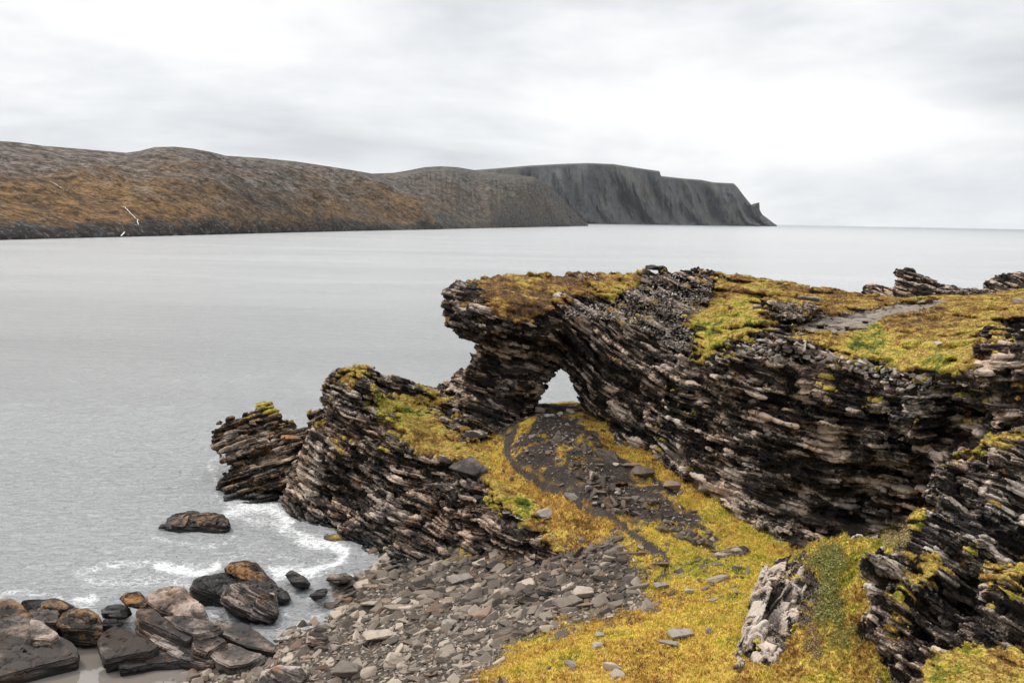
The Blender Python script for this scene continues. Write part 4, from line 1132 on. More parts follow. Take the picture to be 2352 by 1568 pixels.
place_stone('rim_stone', 1512, 624, 60, 'dark flat block crowning the skyline of the arch wall', 'block', ROCK_DARK, 2, .15)

# scattered stones: sample the shingle on the ground
NS = 84000
sx_ = rng.uniform(-40, 16, NS); sy_ = rng.uniform(38, 88, NS); sz_ = ground_z(sx_, sy_)
pvx, pvy = proj(sx_.astype(F32), sy_.astype(F32), sz_.astype(F32))
dens = ground_s(shing, sx_, sy_)
stray = ((rng.random(NS) < .05 * sstep(1700, 1300, pvx + (pvy - 1400) * .4) + .10 * sstep(1440, 1330, pvy)) & (pvx > 1180) & (pvx < 1720) & (pvy > 1240)) | ((rng.random(NS) < .05 + .22 * ground_s(soil, sx_, sy_)) & (pvy < 1260) & (pvy > 950) & (pvx > 1130) & (pvx < 1650))
ok_ = ((rng.random(NS) < dens) | stray) & (pvy < 1600) & (pvx > 250) & (sz_ > -.15) & (sz_ < 9)
zb_ = ZB[np.clip(((pvx + 200) / ZS).astype(int), 0, ZN[0] - 1), np.clip(((pvy - 500) / ZS).astype(int), 0, ZN[1] - 1)]
ok_ &= ~(zb_ < sy_ - .7)
ok_ &= (ground_s(pth, sx_, sy_) < .25)
sx_, sy_, sz_, pvx, pvy, stray = (q[ok_] for q in (sx_, sy_, sz_, pvx, pvy, stray))
n_ = len(sx_)
size = .12 + .26 * rng.random(n_) ** 2.0 + (rng.random(n_) < .07) * rng.uniform(.25, .85, n_)
size *= np.where(pvy < 1420, 1.25, 1.0) * np.where((pvy < 1260), .6, 1)
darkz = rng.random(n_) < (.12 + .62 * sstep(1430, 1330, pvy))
order = np.argsort(-size * (1.2 - (sy_ - 40) / 90))
rzs = R_(32) + rng.normal(0, .55, n_); tx = rng.normal(.28, .28, n_); ty = rng.normal(-.18, .25, n_)
szf = rng.uniform(.8, 1.6, n_)


def rotm(a, b_, c):
    return np.array(Matrix.Rotation(c, 3, 'Z') @ Matrix.Rotation(b_, 3, 'Y') @ Matrix.Rotation(a, 3, 'X'))


base_stone = None
for q, i in enumerate(order[:260]):
    k = int(i) % 12
    if stray[i]:
        lb, gr = 'grey stone half sunk in the yellow meadow grass, one of the scattered small ones', 'small stones scattered in the meadow'
    else:
        lb, gr = 'grey flat stone lying loose in the shingle of the beach', 'flat stones lying on the shingle beach'
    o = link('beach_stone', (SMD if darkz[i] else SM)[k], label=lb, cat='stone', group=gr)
    o.location = (sx_[i], sy_[i], sz_[i] + size[i] * .08); o.rotation_euler = (tx[i], ty[i], rzs[i]); o.scale = (size[i], size[i], size[i] * szf[i])
BT = {}
for i in order[260:]:
    VV, FF, RN, off = BT.setdefault(bool(darkz[i]), [[], [], [], 0])
    v, t = SMA[int(i) % 12]
    Rm = rotm(tx[i], ty[i], rzs[i])
    w = (v * np.array([size[i], size[i], size[i] * szf[i]])) @ Rm.T + np.array([sx_[i], sy_[i], sz_[i] + size[i] * .07])
    VV.append(w); FF.append(t + off); off += len(v); RN.append(np.full(len(v), rng.random())); BT[bool(darkz[i])][3] = off
print('stones', n_, off, 't=%.1f' % (time.time() - T00), flush=True)
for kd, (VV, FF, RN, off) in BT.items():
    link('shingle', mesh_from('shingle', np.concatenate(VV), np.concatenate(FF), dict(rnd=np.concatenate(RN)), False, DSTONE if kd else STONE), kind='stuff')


def scree(name, poly, n, smin, smax, mat, lift=.05, **tags):
    P = np.array(poly, float)
    a = rng.uniform(P[:, 0].min(), P[:, 0].max(), n * 3); b_ = rng.uniform(P[:, 1].min(), P[:, 1].max(), n * 3)
    ins = poly_sd(a, b_, poly) < 0
    a, b_ = a[ins][:n], b_[ins][:n]
    p = surf(a, b_)
    VV, FF, RN = [], [], []; off = 0
    for i in range(len(a)):
        v, t = SMA[i % 12]; s = smin + (smax - smin) * rng.random() ** 2.5
        Rm = rotm(*rng.normal(.2, .45, 2), rng.random() * 6.28)
        VV.append((v * np.array([s, s, s * 1.4])) @ Rm.T + p[i] + np.array([0, 0, lift])); FF.append(t + off); off += len(v); RN.append(np.full(len(v), rng.random()))
    me = mesh_from(name, np.concatenate(VV), np.concatenate(FF), dict(rnd=np.concatenate(RN)), False, mat)
    return link(name, me, **tags)


scree('scree', [(1455,670),(1475,635),(1560,630),(1640,645),(1630,690),(1590,715),(1575,745),(1600,775),(1590,810),(1540,800),(1480,760),(1400,735),(1330,730),(1290,735),(1300,705),(1400,700)], 2600, .08, .34, CHIP, kind='stuff')
scree('scree', [(1230,990),(1240,945),(1320,945),(1335,1020),(1400,1090),(1560,1160),(1620,1250),(1560,1230),(1440,1150),(1330,1090),(1250,1040),(1190,1060),(1150,1010)], 700, .05, .38, STONE, kind='stuff')
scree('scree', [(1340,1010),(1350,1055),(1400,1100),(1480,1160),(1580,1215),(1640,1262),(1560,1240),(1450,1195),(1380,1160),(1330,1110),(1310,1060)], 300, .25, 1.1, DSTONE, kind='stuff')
for k_, (bx_, by_, bw_, lb_) in enumerate([(1392,1062,64,'large brown rock under the arch wall, topmost on the shaded slope'), (1425,1118,54,'angular brown rock on the shaded slope, second from the top'), (1478,1098,58,'brown block half under the arch wall beside the shaded slope'), (1500,1160,50,'squat dark rock where the shaded slope meets the green grass'), (1360,1100,44,'grey brown rock beside the bend of the footpath under the wall')]):
    place_stone('slope_block', bx_, by_, bw_, lb_, 'rock', ROCK_HEAD if k_ % 2 else STONE, k_ + 1, .4 * k_, tilt=(.25, .2))
scree('scree', [(1770,700),(1800,690),(1870,698),(1880,715),(1840,728),(1800,740),(1780,735)], 160, .12, .5, STONE, kind='stuff')
scree('scree', [(1690,790),(1760,775),(1850,790),(1960,825),(2060,850),(2160,885),(2120,900),(1980,860),(1850,830),(1740,830)], 420, .15, .8, CHIP, kind='stuff')


# ------------------------------------------------------------------ paths
def path_mat():
    m, nt = new_mat('path_gravel'); b = NB(nt)
    geo = b.n('ShaderNodeNewGeometry'); P = geo.outputs['Position']
    n = b.noise(P, 8, 5, .75); n2 = b.noise(P, .8, 3)
    c = b.ramp(n, [(.3, (.10, .08, .065)), (.55, (.22, .185, .155)), (.75, (.36, .32, .28))])
    c = b.mix(b.maprange(n2, .45, .65, 0, .6), c, (.13, .095, .06))
    b.principled(c, .9, b.bump(n, .7, .06), .2)
    return m


PMAT = path_mat()
va, qa = ROCKS['rock_arch']
ax_, ay_ = proj(va[:, 0], va[:, 1], va[:, 2])
PP = PLATEAU_PATH
pd = poly_sd(ax_, ay_, PP) + (fbm(va[:, 0] / 1.2, va[:, 1] / 1.2, va[:, 2] * 0, 3, 301) - .5) * 22
inside = (pd < 8) & (va[:, 1] < 95)
kq = inside[qa].all(1)
_, FNa = vnormals(va, qa)
kq &= FNa[:, 2] > .0
vp, qp, d2 = compact(va, qa[kq], pd)
vp = vp + np.array([0, 0, .07])
link('path', mesh_from('path', vp, qp, None, True, PMAT), kind='structure')
kq = (pth.ravel()[GQ].mean(1) > .5)
vp, qp = compact(GV, GQ[kq])
vp = vp + np.array([0, 0, .012])
link('path', mesh_from('footpath', vp, qp, None, True, (lambda m: m)(PMAT if False else bpy.data.materials['ground_soil'])), kind='structure')
bpy.data.meshes['footpath'].materials.clear()
m_, nt_ = new_mat('path_earth'); b_n = NB(nt_); g_ = b_n.n('ShaderNodeNewGeometry')
nn = b_n.noise(g_.outputs['Position'], 7, 5, .7)
b_n.principled(b_n.ramp(nn, [(.35, (.020, .015, .012)), (.60, (.052, .040, .034)), (.76, (.15, .125, .105))]), .9, b_n.bump(nn, .7, .05), .2)
bpy.data.meshes['footpath'].materials.append(m_)


# ------------------------------------------------------------------ shrubs on the spur
def leaf_bush(name, P, N, n_leaf, leaf, rad, colr, label, cat='shrub', hgt=.3):
    m = len(P) * n_leaf
    Pr = np.repeat(P, n_leaf, 0); Nr = np.repeat(N, n_leaf, 0)
    d = rng.normal(0, 1, (m, 3)); d[:, 2] = np.abs(d[:, 2]); d /= np.linalg.norm(d, axis=1, keepdims=True)
    c = Pr + d * (rad * rng.random(m) ** .5)[:, None] * np.array([1, 1, hgt / rad])
    a = rng.normal(0, 1, (m, 3)); a /= np.linalg.norm(a, axis=1, keepdims=True)
    t = np.cross(a, d); t /= np.linalg.norm(t, axis=1, keepdims=True) + 1e-9
    s = leaf * (.6 + .8 * rng.random(m))[:, None]
    V = np.stack([c - a * s, c + t * s * .5, c + a * s, c - t * s * .5], 1).reshape(-1, 3)
    F = np.arange(m * 4).reshape(m, 4)
    mt, nt = new_mat(name + '_leaf'); b = NB(nt)
    r = b.attr('tint').outputs['Fac']
    b.principled(b.ramp(r, colr), .6, None, .3)
    me = mesh_from(name, V, F, dict(tint=np.repeat(rng.random(m), 4)), False, mt)
    return link(name, me, label=label, cat=cat)


def blob_pts(poly, n):
    P = np.array(poly, float)
    a = rng.uniform(P[:, 0].min(), P[:, 0].max(), n * 4); b_ = rng.uniform(P[:, 1].min(), P[:, 1].max(), n * 4)
    ins = poly_sd(a, b_, poly) + (fbm(a / 14, b_ / 14, a * 0, 2, 9) - .5) * 26 < 0
    return surf(a[ins][:n], b_[ins][:n])


def up(p): return np.tile([0, -.3, 1.0], (len(p), 1))


GREENS = [(.0, (.045, .050, .010)), (.5, (.15, .15, .025)), (.8, (.27, .25, .06)), (1, (.42, .37, .12))]
TWIGS = [(.0, (.035, .022, .016)), (.5, (.11, .065, .04)), (.8, (.24, .17, .11)), (1, (.42, .36, .26))]
STRAW = [(.0, (.10, .065, .02)), (.5, (.28, .20, .07)), (.8, (.42, .34, .14)), (1, (.52, .46, .24))]
p_ = blob_pts([(1868,1262),(1900,1252),(1935,1262),(1940,1300),(1920,1330),(1930,1380),(1940,1410),(1925,1440),(1870,1440),(1880,1390),(1885,1330),(1862,1300)], 420)
leaf_bush('creeping_shrub', p_, up(p_), 40, .04, .30, GREENS, 'green creeping shrub running down the middle of the grassy spur', hgt=.42)
p_ = blob_pts([(1890,1455),(1950,1440),(1990,1470),(1960,1500),(1900,1500)], 70)
leaf_bush('creeping_shrub', p_, up(p_), 30, .035, .22, GREENS, 'small green shrub low on the grassy spur, below the long one', hgt=.36)
p_ = blob_pts([(1850,1370),(1880,1345),(1890,1400),(1880,1450),(1890,1490),(1880,1530),(1850,1490),(1838,1430)], 170)
leaf_bush('heather', p_, up(p_), 34, .026, .22, TWIGS, 'brown dry heather beside the green shrub on the spur', 'heather', hgt=.38)
p_ = blob_pts([(2020,1215),(2045,1200),(2075,1200),(2088,1225),(2080,1255),(2050,1262),(2025,1245)], 110)
leaf_bush('straw_bush', p_, up(p_), 40, .03, .26, STRAW, 'round pale straw coloured bush tucked between spur and near crag', 'bush', hgt=.3)
p_ = blob_pts([(1835,1290),(1870,1275),(1880,1310),(1860,1340),(1840,1330)], 60)
leaf_bush('heather', p_, up(p_), 34, .026, .20, TWIGS, 'dry brown heather on top of the pale upright slabs of the spur', 'heather', hgt=.2)


# ------------------------------------------------------------------ sea
def dens_axis(fine_a, fine_b, step, far_a, far_b, k=1.22):
    c = list(np.arange(fine_a, fine_b, step))
    s = step; x = fine_a; lo = []
    while x > far_a:
        s *= k; x -= s; lo.append(x)
    s = step; x = c[-1]; hi = []
    while x < far_b:
        s *= k; x += s; hi.append(x)
    return np.array(lo[::-1] + c + hi)


wx = dens_axis(-52, 12, .22, -32000, 32000); wy = dens_axis(42, 120, .22, -300, 32000)
WX, WY = np.meshgrid(wx, wy)
wvx, wvy = proj(WX, WY, WX * 0)
near_w = (WX > -80) & (WX < 30) & (WY > 38) & (WY < 160)
amp = sstep(400, 60, WY) * sstep(-500, -60, WX)
WZ = np.zeros(WX.shape)
WZ[near_w] = ((fbm(WX[near_w] / 2.6 + WY[near_w] / 5, WY[near_w] / 1.3, WX[near_w] * 0, 4, 401) - .5) * .34)
# foam lines traced along the rocks
FOAM = [([(0,1368),(60,1362),(120,1366),(200,1396)], 7, .5), ([(440,1395),(500,1412),(505,1430)], 6, .5), ([(660,1380),(655,1420),(640,1450)], 8, .45), ([(655,1180),(670,1215),(720,1238),(780,1262)], 7, .8), ([(360,1236),(420,1250),(520,1246),(540,1215)], 6, .45), ([(490,1060),(500,1130),(515,1165)], 6, .5), ([(200,1275),(300,1262),(400,1270)], 14, .22), ([(60,1310),(160,1300)], 12, .2),([(520,1172),(560,1168),(610,1165),(645,1175),(665,1200),(650,1215)], 15, .9), ([(560,1190),(620,1200),(690,1235),(740,1242)], 16, .55), ([(700,1245),(760,1250),(785,1265),(770,1290),(720,1312),(640,1318)], 13, 1.0),
        ([(790,1262),(795,1285),(740,1330),(690,1350),(640,1372)], 9, .5), ([(360,1298),(420,1308),(470,1316),(505,1300)], 12, 1.0), ([(180,1318),(250,1300),(330,1290)], 11, .55), ([(200,1335),(260,1340),(340,1330),(430,1340)], 14, .5), ([(180,1380),(215,1382),(225,1372)], 8, .9),
        ([(600,1300),(640,1280),(700,1285)], 16, .35), ([(540,1240),(600,1260),(560,1290),(480,1290)], 22, .3), ([(280,1420),(300,1424)], 5, .9), ([(700,1360),(740,1390),(720,1420),(680,1440)], 20, .45), ([(820,1330),(800,1370),(760,1400)], 12, .5), ([(440,1345),(430,1370),(445,1395)], 6, .6),
        ([(500,1030),(505,1120)], 4, .4), ([(450,1240),(520,1240)], 6, .25), ([(2120,608),(2240,612),(2352,614),(2500,617)], 1.6, .9), ([(1980,601),(2060,604)], 1.0, .4), ([(1540,1590),(1542,1591)], 1, .1)]
foam = np.zeros(WX.shape)
sel = (wvx > -100) & (wvx < 2600) & (wvy > 560) & (wvy < 1640)
wj = (fbm(WX[sel] / 2.5, WY[sel] / 2.5, WX[sel] * 0, 3, 402) - .5) * 34 * sstep(700, 1100, wvy[sel])
ff = np.zeros(sel.sum())
for L_, w_, a_ in FOAM:
    d_ = poly_line_d(wvx[sel] + wj * 1.3, (wvy[sel] + wj * .6), L_)
    ff = np.maximum(ff, a_ * np.exp(-(d_ / (w_ * 1.25)) ** 2))
foam[sel] = ff
ns_, nf_ = WX.shape
wi = np.arange(ns_ * nf_).reshape(ns_, nf_)
WQ = np.stack([wi[:-1, :-1], wi[:-1, 1:], wi[1:, 1:], wi[1:, :-1]], -1).reshape(-1, 4)


def sea_mat():
    m, nt = new_mat('sea_water'); b = NB(nt)
    geo = b.n('ShaderNodeNewGeometry'); P = geo.outputs['Position']
    fo = b.attr('foam').outputs['Fac']
    n0 = b.noise(b.vmul(P, (.16, .34, 1)), 1.0, 4, .6)
    n1 = b.noise(b.vmul(P, (.9, 1.9, 1)), 1.0, 4, .6, .4)
    n2 = b.noise(b.vmul(P, (3.0, 5.2, 1)), 1.0, 3, .6)
    h = b.math('ADD', b.math('MULTIPLY', n1, .55), b.math('ADD', b.math('MULTIPLY', n2, .16), b.math('MULTIPLY', n0, .9)))
    sepw = b.n('ShaderNodeSeparateXYZ'); b.l(P, sepw.inputs[0])
    calm = b.maprange(sepw.outputs[1], 80, 380, 1.0, .55)
    nrm = b.bump(b.math('MULTIPLY', h, calm), 1.0, 2.0)
    swell = b.noise(b.vmul(P, (.004, .012, 1)), 1.0, 3, .6)
    # foam lace
    lv = b.vadd(P, b.vmul(b.n('ShaderNodeTexNoise').outputs['Color'], (0, 0, 0)))
    wn = b.n('ShaderNodeTexNoise'); b.l(P, wn.inputs['Vector']); wn.inputs['Scale'].default_value = .8; wn.inputs['Detail'].default_value = 4
    lv = b.vadd(P, b.vmul(wn.outputs['Color'], (1.4, 1.4, 0)))
    vr = b.voro(lv, 1.7, 'DISTANCE_TO_EDGE')
    vr2 = b.voro(lv, 4.2, 'DISTANCE_TO_EDGE')
    lace = b.math('MAXIMUM', b.maprange(vr.outputs['Distance'], .16, .0), b.math('MULTIPLY', b.maprange(vr2.outputs['Distance'], .16, 0), .75))
    fn = b.noise(P, 1.7, 5, .7)
    k = b.math('ADD', b.math('MULTIPLY', fo, 1.25), b.math('MULTIPLY', b.math('SUBTRACT', lace, .75), .75))
    k = b.math('ADD', k, b.math('MULTIPLY', b.math('SUBTRACT', fn, .5), 1.1))
    fm = b.math('MULTIPLY', b.maprange(k, .28, 1.25, 0, .85), b.maprange(fo, .03, .2))
    water = b.n('ShaderNodeBsdfPrincipled')
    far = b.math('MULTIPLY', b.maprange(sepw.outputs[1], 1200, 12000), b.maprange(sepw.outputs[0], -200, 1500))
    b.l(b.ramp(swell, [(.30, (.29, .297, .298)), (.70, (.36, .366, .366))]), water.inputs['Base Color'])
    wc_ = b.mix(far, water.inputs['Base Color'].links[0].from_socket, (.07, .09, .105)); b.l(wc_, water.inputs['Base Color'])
    water.inputs['Roughness'].default_value = .2; water.inputs['IOR'].default_value = 1.34
    b.l(nrm, water.inputs['Normal'])
    fb = b.n('ShaderNodeBsdfPrincipled'); fb.inputs['Base Color'].default_value = (.72, .73, .73, 1); fb.inputs['Roughness'].default_value = .8
    b.l(b.bump(b.math('ADD', fn, lace), .6, .12), fb.inputs['Normal'])
    mx = b.n('ShaderNodeMixShader'); b.l(fm, mx.inputs[0]); b.l(water.outputs[0], mx.inputs[1]); b.l(fb.outputs[0], mx.inputs[2])
    o = b.n('ShaderNodeOutputMaterial'); b.l(mx.outputs[0], o.inputs[0])
    return m


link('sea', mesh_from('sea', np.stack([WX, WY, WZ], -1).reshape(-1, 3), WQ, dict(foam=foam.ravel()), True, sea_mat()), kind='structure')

# tide pool
pool = [(60,1568),(90,1548),(150,1530),(196,1512),(190,1494),(222,1478),(240,1500),(245,1530),(300,1550),(420,1536),(500,1520),(560,1545),(440,1566),(420,1600),(0,1640)]
pw = [atZ(a, b_, .14) for a, b_ in [(-60,1640),(60,1540),(140,1500),(190,1470),(240,1440),(400,1480),(520,1500),(600,1560),(520,1680),(0,1720)]]
pm_, pnt = new_mat('pool_water'); pb = NB(pnt)
pb.principled((.15, .13, .115), .06, None, .5)
link('tide_pool', mesh_from('tide_pool', np.array(pw), np.arange(len(pw))[None], None, False, pm_), kind='structure')
print('sea', 't=%.1f' % (time.time() - T00), flush=True)


# ------------------------------------------------------------------ far hills: shore to skyline
def interp(P, x):
    P = np.array(P, float)
    return np.interp(x, P[:, 0], P[:, 1])


HSHORE = [(-200,559),(0,551.5),(150,547.5),(300,544),(420,541),(600,536),(800,531),(1000,527),(1120,524),(1250,521),(1350,519.5),(1500,518),(1640,517.6),(1782,517.4),(1800,517.5)]


def shore_dist(vx, cap=11000):
    if cap == 11000:
        return np.interp(vx, [1060, 1350, 1784], [7600, 8000, 11000])
    d = ray(vx, interp(HSHORE, vx))
    t = np.where(d[..., 2] < -1e-6, -CAMZ / np.minimum(d[..., 2], -1e-6), 1e9)
    return np.minimum(t, cap)


def hill(name, x0, x1, sky, prof, far_ratio, ncol, nrow, amp, mat, rough_scale, cliff=0, seed=0, cap=11000):
    u = np.linspace(x0, x1, ncol); t = np.linspace(0, 1, nrow)
    Uu, Tt = np.meshgrid(u, t)
    ds = shore_dist(Uu, cap)
    ys = interp(HSHORE, Uu); yk = interp(sky, Uu)
    ratio = interp(far_ratio, Uu)
    dist = ds * (1 + (ratio - 1) * Tt ** 1.15)
    g = np.interp(Tt, [p[0] for p in prof], [p[1] for p in prof])
    vy = ys + (yk - ys) * g
    d = ray(Uu, vy)
    P = CAM + d * dist[..., None]
    shore_pt = CAM + ray(Uu, ys) * ds[..., None]
    # ground the shore line at the water
    P[..., 2] += (0 - shore_pt[..., 2]) * (1 - Tt)
    env = np.sin(np.pi * np.clip(Tt, 0, 1)) ** .6 * sstep(1.0, .72, Tt)
    s = rough_scale
    n = (fbm(P[..., 0] / s, P[..., 1] / s, P[..., 2] / s * .3, 5, seed) - .5) * 2
    rdg = 1 - np.abs(fbm(P[..., 0] / s * 2.3, P[..., 1] / s * 2.3, P[..., 2] * 0, 4, seed + 7) * 2 - 1)
    fine_n = (fbm(P[..., 0] / s * 9, P[..., 1] / s * 9, P[..., 2] * 0, 4, seed + 11) - .5) * 2
    P[..., 2] += (n * amp + (rdg - .8) * amp * .6 + fine_n * amp * .26) * env * (ds / 2500)
    if cliff:
        f1, f2, idr = worley(Uu / 22 + n * .6, Tt * 1.2, Uu * 0, seed + 3)
        bt = (fbm(Uu / 26 + Tt * 2.0, Tt * 1.1, Uu * 0, 4, seed + 5) - .5) + .25 * (fbm(Uu / 6 + Tt * 1.2, Tt * 3, Uu * 0, 3, seed + 6) - .5)
        push = bt * cliff * env * ds / 1000
        P -= ray(Uu, vy) * (push)[..., None] * np.array([1, 1, 0])
    # back side, falling away behind the skyline
    back = [P]
    for k in (1, 2):
        B = P[-1] + np.array([0, 1, 0]) * ds[-1][:, None] * .25 * k; B[:, 2] = P[-1][:, 2] * (1 - .5 * k) - 2
        back.append(B[None])
    foot = P[0].copy(); foot[:, 2] = -6
    A = np.concatenate([foot[None]] + back)
    TT = np.concatenate([[np.zeros(ncol)], Tt, [np.ones(ncol)], [np.ones(ncol)]])
    hh = A[..., 2]
    r, c = A.shape[:2]; ix = np.arange(r * c).reshape(r, c)
    Q = np.stack([ix[:-1, :-1], ix[:-1, 1:], ix[1:, 1:], ix[1:, :-1]], -1).reshape(-1, 4)
    rr = np.concatenate([[np.zeros(ncol)], rdg, [np.ones(ncol)], [np.ones(ncol)]])
    shp = np.stack([A[..., 0] / 1000, A[..., 1] / 1000, hh / 1000], -1).reshape(-1, 3)
    uv = np.stack([np.broadcast_to(np.interp(u, [-200, 1800], [0, 1]), TT.shape), TT, TT * 0], -1).reshape(-1, 3)
    me = mesh_from(name, A.reshape(-1, 3), Q, dict(tt=TT.ravel(), rdg=rr.ravel(), suv=uv), True, mat)
    return link(name, me, kind='structure'), P


def hill_mat(name, kind):
    m, nt = new_mat(name); b = NB(nt)
    geo = b.n('ShaderNodeNewGeometry'); P = geo.outputs['Position']
    tt = b.attr('tt').outputs['Fac']; suv = b.attr('suv').outputs['Vector']
    if kind.startswith('moor'):
        nb = b.noise(b.vmul(P, (.0030, .0030, .008)), 1.0, 8, .66, .6)
        ns = b.noise(b.vmul(P, (.014, .016, .034)), 1.0, 6, .7, .4)
        nf = b.noise(b.vmul(P, (.055, .055, .12)), 1.0, 5, .75)
        moor = b.ramp(b.math('ADD', b.math('MULTIPLY', nb, .55), b.math('MULTIPLY', ns, .45)), [(.36, (.040, .026, .017)), (.45, (.11, .064, .032)), (.52, (.18, .102, .044)), (.59, (.27, .152, .055)), (.68, (.19, .15, .06))])
        scree_ = b.ramp(nf, [(.3, (.06, .052, .047)), (.5, (.14, .122, .110)), (.7, (.26, .235, .22))])
        nff = b.noise(b.vmul(P, (.16, .16, .3)), 1.0, 5, .75)
        sf = b.math('ADD', b.math('MULTIPLY', b.math('SUBTRACT', tt, .36), 1.7), b.math('MULTIPLY', b.math('SUBTRACT', ns, .5), 3.4))
        sf = b.math('ADD', sf, b.math('MULTIPLY', b.math('SUBTRACT', nb, .5), -2.0))
        col = b.mix(b.maprange(sf, -.15, .55, 0, .85), moor, scree_)
        sep = b.n('ShaderNodeSeparateXYZ'); b.l(P, sep.inputs[0])
        cf = b.math('ADD', b.math('MULTIPLY', tt, -12.0 if kind == 'moor' else -4.0), b.math('MULTIPLY', b.math('SUBTRACT', nb, .42), 7.0))
        cf = b.math('ADD', cf, b.math('MULTIPLY', b.math('SUBTRACT', ns, .5), 2.0))
        shore = b.ramp(nf, [(.35, (.016, .016, .017)), (.6, (.05, .048, .046)), (.75, (.12, .115, .11))])
        col = b.mix(b.maprange(cf, -.5, .1), col, shore)
        col = b.mix(b.maprange(nf, .38, .56, .75, 0), col, (.02, .014, .010))
        col = b.mix(b.maprange(nff, .41, .49, .72, 0), col, (.020, .015, .011))
        col = b.mix(b.maprange(nff, .57, .63, 0, .55), col, (.26, .23, .20))
        # the slopes turn slate grey towards the open sea
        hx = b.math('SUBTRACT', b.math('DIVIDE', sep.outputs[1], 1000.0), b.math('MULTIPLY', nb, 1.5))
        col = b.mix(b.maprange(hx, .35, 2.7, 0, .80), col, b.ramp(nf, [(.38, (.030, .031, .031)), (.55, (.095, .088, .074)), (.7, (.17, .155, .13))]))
        h = b.math('ADD', b.math('ADD', ns, b.math('MULTIPLY', nf, .5)), b.math('MULTIPLY', nff, .2))
        nrm = b.bump(h, .9, 14)
    else:
        nb = b.noise(b.vmul(P, (.0012, .0012, .0022)), 1.0, 6, .6)
        nv = b.noise(b.vmul(P, (.0075, .0030, .0034)), 1.0, 7, .68, .3)
        nf = b.noise(b.vmul(P, (.034, .024, .022)), 1.0, 6, .82)
        t = b.math('ADD', b.math('MULTIPLY', nv, .62), b.math('MULTIPLY', nf, .60))
        t = b.math('SUBTRACT', t, .08)
        col = b.ramp(t, [(.40, (.022, .024, .025)), (.50, (.050, .052, .053)), (.60, (.085, .085, .083)), (.72, (.15, .148, .142))])
        gr = b.maprange(nb, .5, .68, 0, .55)
        col = b.mix(gr, col, (.090, .080, .050))
        col = b.mix(b.maprange(tt, .93, .99, 0, .8), col, (.15, .155, .125))
        if kind == 'mixed':
            tf = b.math('ADD', b.math('SUBTRACT', tt, .30), b.math('MULTIPLY', b.math('SUBTRACT', nb, .5), 1.6))
            moor = b.ramp(nf, [(.3, (.05, .036, .022)), (.5, (.11, .072, .035)), (.7, (.16, .125, .085))])
            col = b.mix(b.maprange(tf, -.05, .12), col, moor)
        h = b.math('ADD', nv, b.math('MULTIPLY', nf, .4))
        nrm = b.bump(h, .9, 60)
    b.principled(col, .95, nrm, .1)
    return m


SKYA = [(-200,318),(0,324),(40,327),(100,335),(160,340),(230,346),(290,351),(320,347),(355,338),(400,337),(440,341),(480,348),(520,358),(600,363),(680,371),(760,383),(810,391),(850,398),(900,412),(960,440),(1010,470),(1060,498),(1110,522)]
SKYB = [(800,397),(850,399),(905,397),(940,391),(975,384),(1010,382),(1050,384),(1085,390),(1110,394),(1170,400),(1225,406),(1250,416),(1270,434),(1295,460),(1325,492),(1352,518)]
SKYC = [(1060,393),(1110,389),(1150,386),(1220,380),(1300,376),(1350,374.5),(1410,377),(1460,385),(1500,391),(1515,393),(1518,404),(1560,409),(1610,413),(1640,419),(1685,421),(1694,430),(1708,449),(1722,466),(1735,480),(1750,492),(1765,503),(1775,511),(1784,517)]
PM = [(0, 0), (.06, .09), (.2, .24), (.5, .58), (.8, .88), (1, 1)]
PC = [(0, 0), (.15, .12), (.4, .36), (.8, .82), (.93, .965), (1, 1)]
MOOR = hill_mat('moor_hillside', 'moor'); MIXD = hill_mat('moor_over_cliffs', 'moor2'); CLF = hill_mat('slate_cliff', 'cliff')
oC, PC_ = hill('hills', 1060, 1784, SKYC, PC, [(0, 1.10), (2000, 1.06)], 500, 170, 22, CLF, 1100, cliff=90, seed=600)
oB, PB_ = hill('hills', 800, 1352, SKYB, PM, [(0, 1.6), (1100, 1.45), (1200, 1.2), (1352, 1.02)], 600, 220, 50, MIXD, 600, cliff=40, seed=610, cap=9000)
oA, PA_ = hill('hills', -200, 1110, SKYA, PM, [(0, 1.55), (700, 1.5), (900, 1.4), (1050, 1.12), (1110, 1.02)], 900, 300, 90, MOOR, 420, cliff=3, seed=620, cap=9000)
oA['label'] = 'brown and orange moorland hillside falling to the sea on the left'
oB['label'] = 'lower brown hill with dark cliffs between the moor and the slate headland'
oC['label'] = 'distant grey slate headland with sheer cliffs ending in the open sea'

# horn on the far headland
def horn():
    D = 11000
    pts = [(1722,470),(1733,475),(1741,466),(1744,465),(1745,482),(1752,495),(1735,500)]
    f = [CAM + ray(a, b_) * (D * .985) for a, b_ in pts]; bk = [p + np.array([0, 260, -10]) for p in f]
    n = len(pts); bm = bmesh.new()
    vs = [bm.verts.new(p) for p in f + bk]
    bm.faces.new(vs[:n][::-1]); bm.faces.new(vs[n:])
    for i in range(n): bm.faces.new([vs[i], vs[(i + 1) % n], vs[n + (i + 1) % n], vs[n + i]])
    bmesh.ops.recalc_face_normals(bm, faces=bm.faces)
    me = bpy.data.meshes.new('rock_horn'); bm.to_mesh(me); bm.free(); me.materials.append(CLF)
    link('rock_horn', me, label='pointed rock horn sticking up from the end of the distant slate headland', cat='rock horn')


horn()

# white becks on the moor
def on_hill(P, u0, u1, vx, vy):
    ncol = P.shape[1]; c = int(round((vx - u0) / (u1 - u0) * (ncol - 1)))
    col = P[:, c]; px, py = proj(col[:, 0], col[:, 1], col[:, 2])
    k = np.argmax(py <= vy); k = max(k, 1)
    return col[k]


